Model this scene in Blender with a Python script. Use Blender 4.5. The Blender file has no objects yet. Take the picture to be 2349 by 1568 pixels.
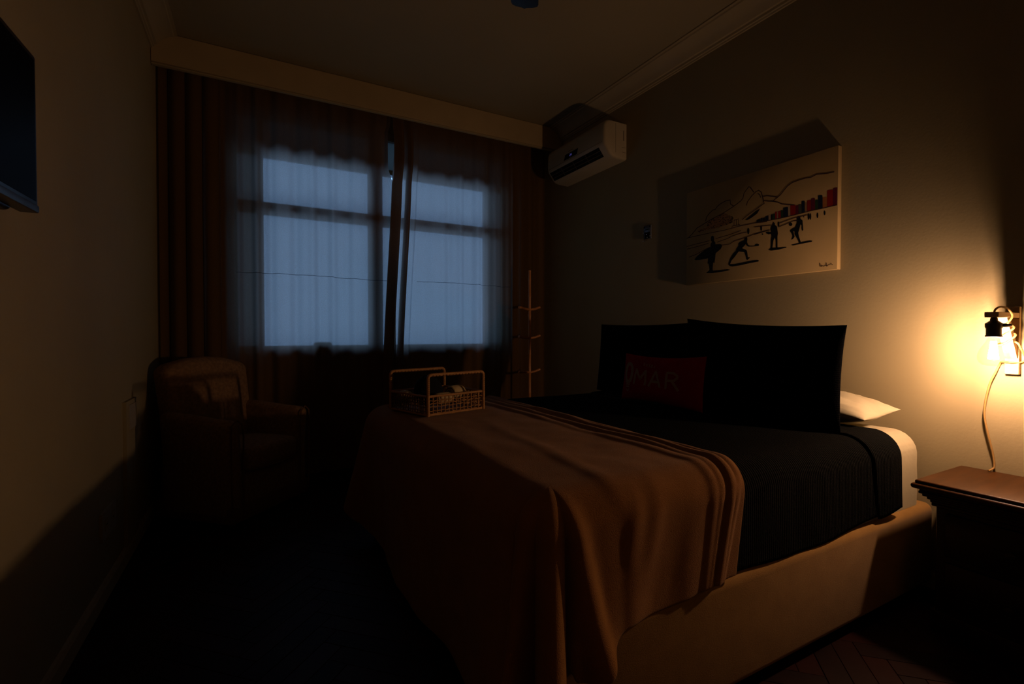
import bpy, bmesh, math, random
from mathutils import Vector, Matrix, noise
from mathutils.geometry import tessellate_polygon
random.seed(7)
S = bpy.context.scene
COL = S.collection
PI = math.pi

# ------------------------------------------------------------------ camera
cd = bpy.data.cameras.new('camera')
cd.sensor_fit = 'HORIZONTAL'; cd.sensor_width = 36.0
cd.lens = 36.0 * 1109.0 / 2349.0
cd.clip_start = 0.02; cd.clip_end = 200
cam = bpy.data.objects.new('camera', cd); COL.objects.link(cam)
cam.location = (0.0, 0.0, 1.05)
cam.rotation_euler = (math.radians(89.0), 0.0, math.radians(-28.8))
S.camera = cam

# ------------------------------------------------------------------ dusk sky outside, exposure
w = bpy.data.worlds.new('dusk_sky'); S.world = w; w.use_nodes = True
bg = w.node_tree.nodes['Background']
bg.inputs['Color'].default_value = (0.295, 0.555, 1.0, 1)
bg.inputs['Strength'].default_value = 2.32
S.view_settings.view_transform = 'Standard'
S.view_settings.look = 'None'
S.view_settings.gamma = 1.0
S.view_settings.use_curve_mapping = False
S.view_settings.exposure = 0.0
S.cycles.max_bounces = 4; S.cycles.diffuse_bounces = 3; S.cycles.glossy_bounces = 1; S.cycles.transmission_bounces = 3; S.cycles.transparent_max_bounces = 8
S.cycles.caustics_reflective = False; S.cycles.caustics_refractive = False
BULB_COL = (1.0, 0.60, 0.42)      # tungsten filament colour
BULB_STRENGTH = 1650.0

# ------------------------------------------------------------------ helpers
ORG = {}

class M:
    """collects geometry for ONE mesh object (world coordinates unless a local thing is built)"""
    def __init__(s): s.v = []; s.f = []
    def add(s, vs, fs):
        n = len(s.v); s.v += [tuple(p) for p in vs]; s.f += [tuple(i + n for i in f) for f in fs]; return s
    def box(s, x0, x1, y0, y1, z0, z1):
        return s.add([(x0,y0,z0),(x1,y0,z0),(x1,y1,z0),(x0,y1,z0),(x0,y0,z1),(x1,y0,z1),(x1,y1,z1),(x0,y1,z1)],
                     [(0,3,2,1),(4,5,6,7),(0,1,5,4),(1,2,6,5),(2,3,7,6),(3,0,4,7)])
    def rbox(s, x0, x1, y0, y1, z0, z1, r, seg=3, fn=None):
        bm = bmesh.new(); bmesh.ops.create_cube(bm, size=1.0)
        for v in bm.verts:
            v.co = Vector(((x0+x1)/2 + v.co.x*(x1-x0), (y0+y1)/2 + v.co.y*(y1-y0), (z0+z1)/2 + v.co.z*(z1-z0)))
        bmesh.ops.bevel(bm, geom=bm.edges[:], offset=r, segments=seg, profile=0.5, affect='EDGES')
        bm.verts.index_update()
        vs = [v.co.copy() for v in bm.verts]
        if fn: vs = [fn(p) for p in vs]
        s.add(vs, [[v.index for v in f.verts] for f in bm.faces]); bm.free(); return s
    def tube(s, pts, r, seg=10, cap=True):
        pts = [Vector(p) for p in pts]; n = len(pts); vs = []
        rr = r if isinstance(r, (list, tuple)) else [r]*n
        up = None
        for i, p in enumerate(pts):
            t = (pts[min(i+1, n-1)] - pts[max(i-1, 0)]).normalized()
            if up is None:
                a = Vector((0,0,1)) if abs(t.z) < .9 else Vector((1,0,0)); up = (a - t*a.dot(t)).normalized()
            else:
                up = (up - t*up.dot(t)).normalized()
            b = t.cross(up)
            for k in range(seg):
                q = 2*PI*k/seg; vs.append(p + (up*math.cos(q) + b*math.sin(q))*rr[i])
        fs = [(i*seg+k, i*seg+(k+1) % seg, (i+1)*seg+(k+1) % seg, (i+1)*seg+k) for i in range(n-1) for k in range(seg)]
        if cap: fs += [tuple(range(seg-1, -1, -1)), tuple((n-1)*seg+k for k in range(seg))]
        return s.add(vs, fs)
    def lathe(s, prof, c=(0,0,0), seg=28, cap=True):
        n = len(prof); vs = []
        for r, z in prof:
            for k in range(seg):
                q = 2*PI*k/seg; vs.append((c[0]+r*math.cos(q), c[1]+r*math.sin(q), c[2]+z))
        fs = [(i*seg+k, i*seg+(k+1) % seg, (i+1)*seg+(k+1) % seg, (i+1)*seg+k) for i in range(n-1) for k in range(seg)]
        if cap: fs += [tuple(range(seg-1, -1, -1)), tuple((n-1)*seg+k for k in range(seg))]
        return s.add(vs, fs)
    def grid(s, fn, nu, nv):
        vs = [fn(i/nu, j/nv) for j in range(nv+1) for i in range(nu+1)]
        W = nu+1
        return s.add(vs, [(j*W+i, j*W+i+1, (j+1)*W+i+1, (j+1)*W+i) for j in range(nv) for i in range(nu)])
    def prism(s, prof, y0, y1, plane='xz'):
        n = len(prof)
        if plane == 'xz': P = lambda a, b, t: (a, t, b)
        elif plane == 'yz': P = lambda a, b, t: (t, a, b)
        else: P = lambda a, b, t: (a, b, t)
        vs = [P(a, b, y0) for a, b in prof] + [P(a, b, y1) for a, b in prof]
        return s.add(vs, [tuple(range(n)), tuple(range(2*n-1, n-1, -1))] + [(i, i+n, (i+1) % n+n, (i+1) % n) for i in range(n)])

def mesh_from(mb, off=(0,0,0), weld=False):
    me = bpy.data.meshes.new('m')
    me.from_pydata([(p[0]-off[0], p[1]-off[1], p[2]-off[2]) for p in mb.v], [], mb.f)
    bm = bmesh.new(); bm.from_mesh(me)
    if weld: bmesh.ops.remove_doubles(bm, verts=bm.verts[:], dist=1e-5)
    bmesh.ops.recalc_face_normals(bm, faces=bm.faces[:]); bm.to_mesh(me); bm.free()
    return me

def smooth(o, ang=40):
    me = o.data
    for p in me.polygons: p.use_smooth = True
    bm = bmesh.new(); bm.from_mesh(me); lim = math.radians(ang)
    for e in bm.edges:
        if len(e.link_faces) == 2: e.smooth = e.calc_face_angle(0) < lim
    bm.to_mesh(me); bm.free()

def tag(o, label=None, cat=None, group=None, kind=None):
    if label: o['label'] = label
    if cat: o['category'] = cat
    if group: o['group'] = group
    if kind: o['kind'] = kind
    return o

def thing(name, label, cat, loc=(0,0,0), rz=0.0, group=None):
    o = bpy.data.objects.new(name, None); COL.objects.link(o); o.empty_display_size = .05
    o.location = loc; o.rotation_euler = (0,0,rz)
    ORG[o] = Vector(loc) if rz == 0 else Vector((0,0,0))
    return tag(o, label, cat, group)

def build(name, mb, mat, parent=None, sm=40, weld=False, label=None, cat=None, group=None, kind=None):
    """one mesh object; top-level ones get their origin at the base"""
    if parent is None:
        xs = [p[0] for p in mb.v]; ys = [p[1] for p in mb.v]; zs = [p[2] for p in mb.v]
        off = Vector(((min(xs)+max(xs))/2, (min(ys)+max(ys))/2, min(zs)))
    else: off = ORG[parent]
    o = bpy.data.objects.new(name, mesh_from(mb, off, weld)); COL.objects.link(o)
    o.data.name = name
    if parent is None: o.location = off
    else: o.parent = parent
    ORG[o] = off
    if mat: o.data.materials.append(mat)
    if sm: smooth(o, sm)
    return tag(o, label, cat, group, kind)

# ------------------------------------------------------------------ materials
MATS = {}
def mat(name, col, rough=.6, col2=None, nscale=30, stretch=(1,1,1), bump=0, bscale=200, metal=0, spec=.5, sheen=0, coat=0):
    m = bpy.data.materials.new(name); m.use_nodes = True; nt = m.node_tree; N = nt.nodes; Lk = nt.links
    b = N['Principled BSDF']
    b.inputs['Base Color'].default_value = (*col, 1); b.inputs['Roughness'].default_value = rough
    b.inputs['Metallic'].default_value = metal; b.inputs['Specular IOR Level'].default_value = spec
    b.inputs['Sheen Weight'].default_value = sheen; b.inputs['Coat Weight'].default_value = coat
    tc = N.new('ShaderNodeTexCoord')
    if col2:
        mp = N.new('ShaderNodeMapping'); mp.inputs['Scale'].default_value = stretch
        Lk.new(tc.outputs['Object'], mp.inputs['Vector'])
        nz = N.new('ShaderNodeTexNoise'); nz.inputs['Scale'].default_value = nscale; nz.inputs['Detail'].default_value = 6
        Lk.new(mp.outputs['Vector'], nz.inputs['Vector'])
        rp = N.new('ShaderNodeValToRGB'); rp.color_ramp.elements[0].color = (*col, 1); rp.color_ramp.elements[1].color = (*col2, 1)
        rp.color_ramp.elements[0].position = .35; rp.color_ramp.elements[1].position = .65
        Lk.new(nz.outputs['Fac'], rp.inputs['Fac']); Lk.new(rp.outputs['Color'], b.inputs['Base Color'])
    if bump:
        n2 = N.new('ShaderNodeTexNoise'); n2.inputs['Scale'].default_value = bscale; n2.inputs['Detail'].default_value = 3
        Lk.new(tc.outputs['Object'], n2.inputs['Vector'])
        bp = N.new('ShaderNodeBump'); bp.inputs['Strength'].default_value = bump; bp.inputs['Distance'].default_value = .004
        Lk.new(n2.outputs['Fac'], bp.inputs['Height']); Lk.new(bp.outputs['Normal'], b.inputs['Normal'])
    MATS[name] = m; return m

def ribbed(name, col, axis=0, period=.011, rough=.8, depth=.004, col2=None):
    """woven quilt: ribs across one object axis, broken by a fine cross weave"""
    m = mat(name, col, rough, spec=.02); nt = m.node_tree; N = nt.nodes; Lk = nt.links; b = N['Principled BSDF']
    tc = N.new('ShaderNodeTexCoord')
    wv = N.new('ShaderNodeTexWave'); wv.wave_type = 'BANDS'; wv.bands_direction = 'XYZ'[axis]
    wv.inputs['Scale'].default_value = 2*PI/(20*period); wv.inputs['Distortion'].default_value = 2.2; wv.inputs['Detail'].default_value = 3; wv.inputs['Detail Scale'].default_value = 6
    Lk.new(tc.outputs['Object'], wv.inputs['Vector'])
    nz = N.new('ShaderNodeTexNoise'); nz.inputs['Scale'].default_value = 160; Lk.new(tc.outputs['Object'], nz.inputs['Vector'])
    mx = N.new('ShaderNodeMath'); mx.operation = 'MULTIPLY_ADD'; mx.inputs[1].default_value = 1.1
    Lk.new(nz.outputs['Fac'], mx.inputs[0]); Lk.new(wv.outputs['Fac'], mx.inputs[2])
    bp = N.new('ShaderNodeBump'); bp.inputs['Strength'].default_value = .9; bp.inputs['Distance'].default_value = depth
    Lk.new(mx.outputs[0], bp.inputs['Height']); Lk.new(bp.outputs['Normal'], b.inputs['Normal'])
    return m

mat('wall_paint', (.285,.235,.122), .75, (.30,.25,.132), 3, bump=.15, bscale=90, spec=.2)
mat('ceiling_paint', (.28,.235,.135), .85, (.295,.248,.145), 2, spec=.1)
mat('trim_paint', (.33,.275,.155), .6, (.35,.29,.165), 6, spec=.2)
mat('pelmet_paint', (.37,.285,.15), .55, (.40,.31,.165), 5, spec=.2)
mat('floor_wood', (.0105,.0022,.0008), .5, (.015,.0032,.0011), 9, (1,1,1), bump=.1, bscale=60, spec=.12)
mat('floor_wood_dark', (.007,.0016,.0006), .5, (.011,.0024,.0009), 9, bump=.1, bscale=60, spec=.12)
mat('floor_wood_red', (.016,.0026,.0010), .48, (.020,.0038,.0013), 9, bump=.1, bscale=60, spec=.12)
mat('subfloor', (.02,.012,.008), .9)
mat('suede', (.245,.135,.036), .95, (.275,.155,.044), 12, bump=.25, bscale=500, spec=.05, sheen=.08)
mat('fleece', (.200,.085,.016), .98, (.225,.098,.020), 14, bump=.6, bscale=420, spec=.03, sheen=.10)
mat('sheet', (.37,.33,.21), .85, (.40,.355,.225), 8, bump=.15, bscale=60, spec=.1)
ribbed('navy_quilt', (.0042,.0046,.0042), 0, .0095, depth=.0035, rough=1.0)
ribbed('navy_sham', (.0016,.0018,.0020), 2, .008, depth=.0012, rough=1.0)
mat('red_cloth', (.24,.0045,.0045), .9, (.27,.0052,.0052), 20, bump=.3, bscale=500, spec=.05)
mat('print_cream', (.30,.20,.10), .9, spec=.05)
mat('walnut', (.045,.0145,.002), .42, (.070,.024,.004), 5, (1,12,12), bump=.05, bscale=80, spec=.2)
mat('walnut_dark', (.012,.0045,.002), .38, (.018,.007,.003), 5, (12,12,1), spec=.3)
mat('brass', (.45,.30,.11), .35, metal=1)
mat('pale_wood', (.40,.27,.13), .6, (.46,.32,.17), 7, (1,14,14), spec=.2)
mat('black_bakelite', (.022,.012,.007), .35)
mat('cord_gold', (.30,.17,.04), .75, (.36,.21,.06), 300)
mat('canvas', (.39,.285,.125), .9, (.41,.30,.135), 10, bump=.2, bscale=900, spec=.05)
mat('ink_black', (.008,.008,.010), .8, spec=.1)
mat('ink_line', (.05,.025,.022), .8, spec=.1)
for k, c in dict(n=(.01,.016,.035), r=(.24,.012,.008), p=(.10,.008,.03), g=(.02,.05,.02), b=(.05,.06,.05), o=(.32,.12,.03), t=(.28,.17,.08), w=(.36,.27,.16), v=(.19,.115,.05)).items():
    mat('ink_'+k, c, .85, spec=.1)
mat('ac_plastic', (.36,.31,.20), .45, (.38,.33,.215), 4, spec=.25)
mat('ac_dark', (.008,.008,.009), .85, spec=.08)
mat('ac_gap', (.075,.06,.035), .8, spec=.1)
mat('tv_black', (.006,.006,.007), .35)
mat('tv_screen', (.002,.002,.003), .38, spec=.02)
mat('tv_rim', (.07,.07,.075), .35, metal=.7)
mat('chair_fabric', (.19,.11,.048), .95, (.27,.16,.075), 60, bump=.4, bscale=300, spec=.05)
mat('chair_welt', (.13,.07,.03), .95, spec=.05)
mat('dark_wood', (.04,.018,.009), .4)
mat('bamboo', (.42,.17,.05), .30, (.50,.22,.07), 12, (8,8,1))
mat('rattan', (.26,.125,.036), .6, (.33,.17,.055), 60, spec=.2)
mat('rattan_dark', (.11,.052,.018), .65, (.15,.07,.026), 60, spec=.2)
mat('towel', (.36,.27,.13), .95, (.40,.31,.155), 60, bump=.5, bscale=300, spec=.05)
mat('black_cloth', (.006,.006,.008), .9, spec=.1)
mat('chrome', (.55,.57,.60), .12, metal=1)
mat('plate_grey', (.10,.12,.14), .18)
mat('switch_plastic', (.31,.275,.20), .5, spec=.2)
mat('fan_black', (.006,.006,.006), .4)
mat('frame_white', (.30,.30,.30), .6, spec=.2)
mat('seam_thread', (.03,.03,.035), .9)
mat('door_paint', (.55,.50,.40), .5)

def emis(name, col, st):
    m = bpy.data.materials.new(name); m.use_nodes = True; nt = m.node_tree
    nt.nodes.remove(nt.nodes['Principled BSDF'])
    e = nt.nodes.new('ShaderNodeEmission'); e.inputs['Color'].default_value = (*col,1); e.inputs['Strength'].default_value = st
    nt.links.new(e.outputs[0], nt.nodes['Material Output'].inputs['Surface']); MATS[name] = m; return m
emis('led_blue', (.25,.22,1.0), .30)
emis('filament', BULB_COL, BULB_STRENGTH)

def glassy(name, tint, ior=1.45, refl=1.0, trans=0.0, tcol=(.8,.8,.8)):
    """thin pane: clear transmission plus a fresnel reflection, optionally part frosted"""
    m = bpy.data.materials.new(name); m.use_nodes = True; nt = m.node_tree; N = nt.nodes; Lk = nt.links
    N.remove(N['Principled BSDF'])
    t = N.new('ShaderNodeBsdfTransparent'); t.inputs['Color'].default_value = (*tint,1)
    g = N.new('ShaderNodeBsdfGlossy'); g.inputs['Roughness'].default_value = .03
    fr = N.new('ShaderNodeFresnel'); fr.inputs['IOR'].default_value = ior
    mu = N.new('ShaderNodeMath'); mu.operation = 'MULTIPLY'; mu.inputs[1].default_value = refl; Lk.new(fr.outputs[0], mu.inputs[0])
    mx = N.new('ShaderNodeMixShader'); Lk.new(mu.outputs[0], mx.inputs[0]); Lk.new(t.outputs[0], mx.inputs[1]); Lk.new(g.outputs[0], mx.inputs[2])
    out = mx
    if trans:
        tr = N.new('ShaderNodeBsdfTranslucent'); tr.inputs['Color'].default_value = (*tcol,1)
        m2 = N.new('ShaderNodeMixShader'); m2.inputs[0].default_value = trans
        Lk.new(mx.outputs[0], m2.inputs[1]); Lk.new(tr.outputs[0], m2.inputs[2]); out = m2
    Lk.new(out.outputs[0], N['Material Output'].inputs['Surface']); MATS[name] = m; return m
glassy('bulb_glass', (1.0,.96,.88), ior=1.2, refl=.12)
glassy('window_glass', (.95,.97,1.0))
glassy('glow_fade_glass', (.02,.02,.02), trans=.97, tcol=(.15,.15,.14))
glassy('glow_band_glass', (.03,.03,.03), trans=.97, tcol=(.42,.42,.40))

def curtain_mat():
    m = bpy.data.materials.new('curtain_cloth'); m.use_nodes = True; nt = m.node_tree; N = nt.nodes; Lk = nt.links
    N.remove(N['Principled BSDF'])
    tc = N.new('ShaderNodeTexCoord')
    nz = N.new('ShaderNodeTexNoise'); nz.inputs['Scale'].default_value = 420; nz.inputs['Detail'].default_value = 2
    Lk.new(tc.outputs['Object'], nz.inputs['Vector'])
    rp = N.new('ShaderNodeValToRGB'); rp.color_ramp.elements[0].position = .3; rp.color_ramp.elements[1].position = .7
    rp.color_ramp.elements[0].color = (.30,.24,.185,1); rp.color_ramp.elements[1].color = (.44,.37,.30,1)
    Lk.new(nz.outputs['Fac'], rp.inputs['Fac'])
    d = N.new('ShaderNodeBsdfDiffuse'); t = N.new('ShaderNodeBsdfTranslucent'); p = N.new('ShaderNodeBsdfTransparent')
    d.inputs['Color'].default_value = (.20,.115,.035,1)
    Lk.new(rp.outputs['Color'], t.inputs['Color'])
    p.inputs['Color'].default_value = (1,1,1,1)
    m1 = N.new('ShaderNodeMixShader'); m1.inputs[0].default_value = .55; Lk.new(d.outputs[0], m1.inputs[1]); Lk.new(t.outputs[0], m1.inputs[2])
    m2 = N.new('ShaderNodeMixShader'); m2.inputs[0].default_value = .05; Lk.new(m1.outputs[0], m2.inputs[1]); Lk.new(p.outputs[0], m2.inputs[2])
    Lk.new(m2.outputs[0], N['Material Output'].inputs['Surface']); MATS['curtain_cloth'] = m
curtain_mat()

# ================================================================== THE ROOM
XR = 2.48; CEIL = 2.86; YB = -1.0; YW = 3.93
def xl(y): return -.545 + .0165*y          # the left wall runs very slightly out of square
def st(name, mb, m, parent=None, sm=0, weld=False): return build(name, mb, MATS[m], parent, sm=sm, weld=weld, kind='structure' if parent is None else None)

# floor: dark boards laid in a herringbone at 45 degrees
floor = st('floor', M().box(-.75, XR+.16, YB-.16, YW+.16, -.06, -.014), 'subfloor')
PW, PL = .072, .36
pieces = []
c45 = math.cos(PI/4)
for i in range(-90, 100):
    for j in range(-8, 9):
        for vert in (0, 1):
            ox, oy = (i + j*10)*PW, i*PW
            if vert: cx, cy, L2, W2 = ox + 9.5*PW, oy + 2.5*PW, PW, PL
            else: cx, cy, L2, W2 = ox + 2.5*PW, oy + .5*PW, PL, PW
            X, Y = (cx - cy)*c45 + .02, (cx + cy)*c45 - .3
            if X < xl(Y)-.05 or X > XR+.05 or Y < YB-.05 or Y > YW+.03: continue
            d = math.hypot(X, Y)
            hid = (X > .72 and 1.05 < Y < 2.45)
            infront = X*math.sin(math.radians(28.8)) + Y*math.cos(math.radians(28.8)) > .3
            pieces.append(((hid, not infront, d), X, Y, vert, (i*7 + j*13 + vert*3)))
pieces.sort(key=lambda p: p[0])
plank = []
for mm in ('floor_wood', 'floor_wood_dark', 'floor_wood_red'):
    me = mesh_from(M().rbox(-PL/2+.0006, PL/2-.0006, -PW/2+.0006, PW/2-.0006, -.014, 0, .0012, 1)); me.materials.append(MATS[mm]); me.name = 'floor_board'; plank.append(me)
rest = M()
for n, (key, X, Y, vert, h) in enumerate(pieces):
    a = PI/4 + (PI/2 if vert else 0)
    if n < 300:
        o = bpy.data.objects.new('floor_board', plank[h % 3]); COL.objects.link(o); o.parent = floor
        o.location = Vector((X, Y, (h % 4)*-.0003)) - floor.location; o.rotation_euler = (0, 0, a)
    else:
        ca, sa = math.cos(a), math.sin(a)
        P = [(-PL/2+.0006, -PW/2+.0006), (PL/2-.0006, -PW/2+.0006), (PL/2-.0006, PW/2-.0006), (-PL/2+.0006, PW/2-.0006)]
        Q = [(X + p*ca - q*sa, Y + p*sa + q*ca) for p, q in P]
        rest.add([(p, q, -.014) for p, q in Q] + [(p, q, -.0003) for p, q in Q], [(0,3,2,1),(4,5,6,7),(0,1,5,4),(1,2,6,5),(2,3,7,6),(3,0,4,7)])
ob = build('floor_boards', rest, MATS['floor_wood'], floor, sm=0); ob['kind'] = 'stuff'

st('ceiling', M().box(-.75, XR+.16, YB-.16, YW+.16, CEIL, CEIL+.12), 'ceiling_paint')
st('wall_right', M().box(XR, XR+.15, YB-.16, YW+.16, -.06, CEIL), 'wall_paint')
st('wall_left', M().prism([(xl(YB-.16), YB-.16), (xl(YW+.16), YW+.16), (-.75, YW+.16), (-.75, YB-.16)], -.06, CEIL, 'xy'), 'wall_paint')
st('wall_back', M().box(-.75, XR+.15, YB-.15, YB, -.06, CEIL), 'wall_paint')
# window wall with its opening
OX0, OX1, OZ0, OZ1 = -.08, 2.06, .93, 2.64
ww = M()
ww.box(-.75, OX0, YW, YW+.16, -.06, CEIL); ww.box(OX1, XR+.15, YW, YW+.16, -.06, CEIL)
ww.box(OX0, OX1, YW, YW+.16, -.06, OZ0); ww.box(OX0, OX1, YW, YW+.16, OZ1, CEIL)
st('wall_window', ww, 'wall_paint')

# door behind the camera (out of frame)
dr = st('door_1', M().box(.55, 1.35, YB, YB+.04, 0.0, 2.08), 'door_paint')
for z0, z1 in ((.18, .95), (1.1, 1.92)):
    for x0 in (.64, .99): build('door_panel', M().rbox(x0, x0+.27, YB+.036, YB+.05, z0, z1, .006, 1), MATS['door_paint'], dr)
build('door_handle', M().tube([(1.29, YB+.04, 1.02), (1.29, YB+.09, 1.02), (1.19, YB+.09, 1.02)], .009), MATS['brass'], dr)

# plaster cornices
def cornice_profile(sx, xw, z=CEIL):
    # (distance from wall, drop) stepped cove
    p = [(0,0), (.135,0), (.135,.008), (.120,.010), (.116,.018), (.104,.020), (.085,.030), (.065,.042), (.048,.060), (.038,.078), (.034,.084), (.022,.086), (.020,.098), (.012,.100), (.010,.108), (0,.108)]
    return [(xw + sx*a, z - b) for a, b in p]
st('trim_1', M().prism(cornice_profile(-1, XR), YB, 3.58, 'xz'), 'trim_paint', sm=30)
tl = M(); pr = cornice_profile(1, 0); n = len(pr)
tl.add([(xl(YB)+a, YB, z) for a, z in pr] + [(xl(3.58)+a, 3.58, z) for a, z in pr],
       [tuple(range(n)), tuple(range(2*n-1, n-1, -1))] + [(i, i+n, (i+1) % n+n, (i+1) % n) for i in range(n)])
st('trim_2', tl, 'trim_paint', sm=30)
st('trim_3', M().prism([(YB, CEIL), (YB+.135, CEIL), (YB+.085, CEIL-.03), (YB+.038, CEIL-.078), (YB, CEIL-.108)], xl(YB)+.03, XR, 'yz'), 'trim_paint')
# baseboards
bl = M()
def bb(y, z, d): return (xl(y)+d, y, z)
prb = [(0,0), (.016,0), (.016,.055), (.010,.068), (0,.070)]
bl.add([bb(YB,z,d) for d, z in prb] + [bb(YW,z,d) for d, z in prb], [(0,1,2,3,4), (9,8,7,6,5)] + [(i, i+5, (i+1) % 5+5, (i+1) % 5) for i in range(5)])
st('baseboard_left', bl, 'trim_paint')
st('baseboard_right', M().prism([(XR-d, z) for d, z in prb], YB, YW, 'xz'), 'trim_paint')
st('baseboard_window', M().prism([(YW-d, z) for d, z in prb], xl(YW), XR, 'yz'), 'trim_paint')

# window set in the wall: two clear casements, dim panes added around them for faint glow
FY0, FY1 = 3.868, 3.945
win = M()
X4 = [OX0, .112, .862, .945, 1.868, OX1]
ZB0, ZB1 = 1.905, 1.985; ZT0, ZT1 = 2.315, 2.352
for x0, x1 in ((OX0, OX0+.03), (.085, .115), (.855, .955), (1.865, 1.895), (OX1-.03, OX1)): win.box(x0, x1, FY0, FY1, OZ0, OZ1)
win.box(OX0, OX1, FY0, FY1, OZ0, OZ0+.03); win.box(OX0, OX1, FY0, FY1, OZ1-.06, OZ1)
win.box(OX0, OX1, FY0+.002, FY1-.002, ZT0, ZT1)
wobj = st('window_1', win, 'frame_white')
build('transom', M().box(OX0+.03, OX1-.03, FY0+.004, FY1-.004, ZB0, ZB1), MATS['frame_white'], wobj, sm=0)
for x0, x1 in ((.115, .855), (.955, 1.865)):
    for z0, z1 in ((OZ0+.03, ZB0), (ZB1, ZT0)):
        build('pane', M().box(x0, x1, 3.905, 3.909, z0, z1), MATS['window_glass'], wobj, sm=0)
for x0, x1 in ((OX0+.03, .085), (1.895, OX1-.03)):
    for z0, z1 in ((OZ0+.03, ZB0), (ZB1, ZT0)):
        build('glow_band_pane', M().box(x0, x1, 3.905, 3.909, z0, z1), MATS['glow_band_glass'], wobj, sm=0)  # added panes, standing in for light leaking past the sides of the casements
for x0, x1 in ((OX0+.03, .085), (.115, .855), (.955, 1.865), (1.895, OX1-.03)):
    build('glow_fade_pane', M().box(x0, x1, 3.905, 3.909, ZT1, OZ1-.06), MATS['glow_fade_glass'], wobj, sm=0)  # added row of dim glass, makes the curtain glow fade toward the top
build('sill', M().rbox(OX0-.03, OX1+.03, 3.855, YW+.03, OZ0-.03, OZ0, .006, 2), MATS['frame_white'], wobj)
build('latch', M().rbox(.44, .57, 3.845, FY0+.02, OZ0, OZ0+.055, .02, 3), MATS['frame_white'], wobj)

# ================================================================== PELMET AND CURTAINS
pel = thing('curtain_pelmet', 'long painted pelmet board above the curtains against the ceiling', 'pelmet', (.98, 3.6, 2.66))
build('front_board', M().rbox(xl(3.58)+.001, XR-.001, 3.58, 3.602, 2.672, CEIL-.002, .003, 1), MATS['pelmet_paint'], pel)
build('edge_strip', M().rbox(xl(3.58)+.001, XR-.001, 3.588, 3.612, 2.660, 2.672, .002, 1), MATS['trim_paint'], pel)
build('curtain_rail', M().tube([(xl(3.8)+.01, 3.80, 2.835), (XR-.01, 3.80, 2.835)], .011), MATS['frame_white'], pel)

def sstep(a, b, x):
    t = max(0.0, min(1.0, (x-a)/(b-a))); return t*t*(3-2*t)

def plan_surface(plan, ztop, zbot, shift, nz=64):
    """curtain panel: plan(s) -> (x, y, fold depth weight); shift(z, s) -> dx"""
    n = len(plan)
    def fn(u, v):
        i = min(n-1, int(round(u*(n-1)))); x, y, wgt = plan[i]; z = ztop + (zbot-ztop)*v
        y2 = 3.795 + (y-3.795)*(.72 + .28*sstep(2.8, 1.6, z)) + .006*noise.noise((x*4, z*1.3, 2.0))
        return (x + shift(z, x), y2, z)
    return M().grid(fn, n-1, nz), fn

def wave_plan(x0, x1, n, amp, lam, ph):
    out = []
    for i in range(n+1):
        x = x0 + (x1-x0)*i/n
        k = 2*PI*x/lam + ph + 1.1*math.sin(x*5.3+ph) + .5*math.sin(x*12.1)
        y = 3.795 + amp*(math.sin(k) + .35*math.sin(2.3*k+1.0))*(.65+.35*math.sin(x*3.1+ph))
        out.append((x, y, 1))
    return out
# left panel: deep gathered folds at the wall, then shallow ones across the window
pl = []
for i in range(70):
    t = i/69; x = -.470 + .33*t
    pl.append((x + .018*math.sin(2*PI*3.6*t), 3.765 - .055*math.cos(2*PI*3.6*t)*(1-.45*t), 1))
pl += [p for p in wave_plan(-.135, .955, 190, .017, .155, .4)]
pl += [(.955 + .02*t/8, 3.79 - .02*t/8, 1) for t in range(1, 9)]
def shL(z, x):
    k = sstep(.75, .99, x); return k*(.001 + .055*sstep(2.36, 2.15, z) + .02*sstep(2.60, 2.68, z)) + .03*sstep(-.2, -.45, x)*0
# right panel: leading edge folded back on itself, hangs in front of the left one
pr_ = []
def seg(x0, y0, x1, y1, n):
    for t in range(n): pr_.append((x0+(x1-x0)*t/n, y0+(y1-y0)*t/n, 1))
seg(1.012, 3.752, 1.075, 3.722, 12); seg(1.075, 3.722, 1.090, 3.735, 4); seg(1.090, 3.735, 1.030, 3.757, 12); seg(1.030, 3.757, 1.020, 3.768, 4); seg(1.020, 3.768, 1.105, 3.772, 12); seg(1.105, 3.772, 1.150, 3.735, 10); seg(1.150, 3.735, 1.165, 3.740, 4); seg(1.165, 3.740, 1.125, 3.775, 10); seg(1.125, 3.775, 1.205, 3.755, 12); seg(1.205, 3.755, 1.225, 3.785, 6)
pr_ += wave_plan(1.225, 2.10, 170, .018, .165, 1.7)
tail = []
for i in range(61):
    t = i/60; x = 2.10 + .335*t; tail.append((x, 3.79 - .022*math.sin(2*PI*2.6*t)*sstep(0, .25, t), 1))
pr_ += tail[1:]
def shR(z, x):
    k = sstep(1.45, 1.2, x); return -k*.085*sstep(2.62, .6, z)*1.0 - k*.012*sstep(2.45, 2.2, z) + k*.010*sstep(2.7, 2.55, z)
CURT = {}
for nm, plan, sh, lab in (('curtain', pl, shL, 'left brown curtain panel, gathered in dark folds beside the television wall'),
                          ('curtain', pr_, shR, 'right brown curtain panel hanging behind the bamboo coat rack')):
    mb, fn = plan_surface(plan, 2.83, .03, sh)
    o = build(nm, mb, MATS['curtain_cloth'], None, sm=180, label=lab, cat='curtain', group='curtain pair at the window')
    n = len(plan); pts = []
    for i in range(n):
        x = plan[i][0]
        if (sh is shL and x < -.06) or (sh is shR and x > 2.06): continue
        if sh is shR and i < 92: continue
        z = 1.467 + .006*math.sin(x*5.1) + .004*noise.noise((x*9, 0, 5)); v = (z-2.83)/(.03-2.83)
        p = fn(i/(n-1), v); pts.append((p[0], p[1]-.004, p[2]))
    build('stitched_seam', M().tube(pts, .0014, 6), MATS['seam_thread'], o, sm=60, label='thin dark seam thread running across the curtain')

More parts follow.
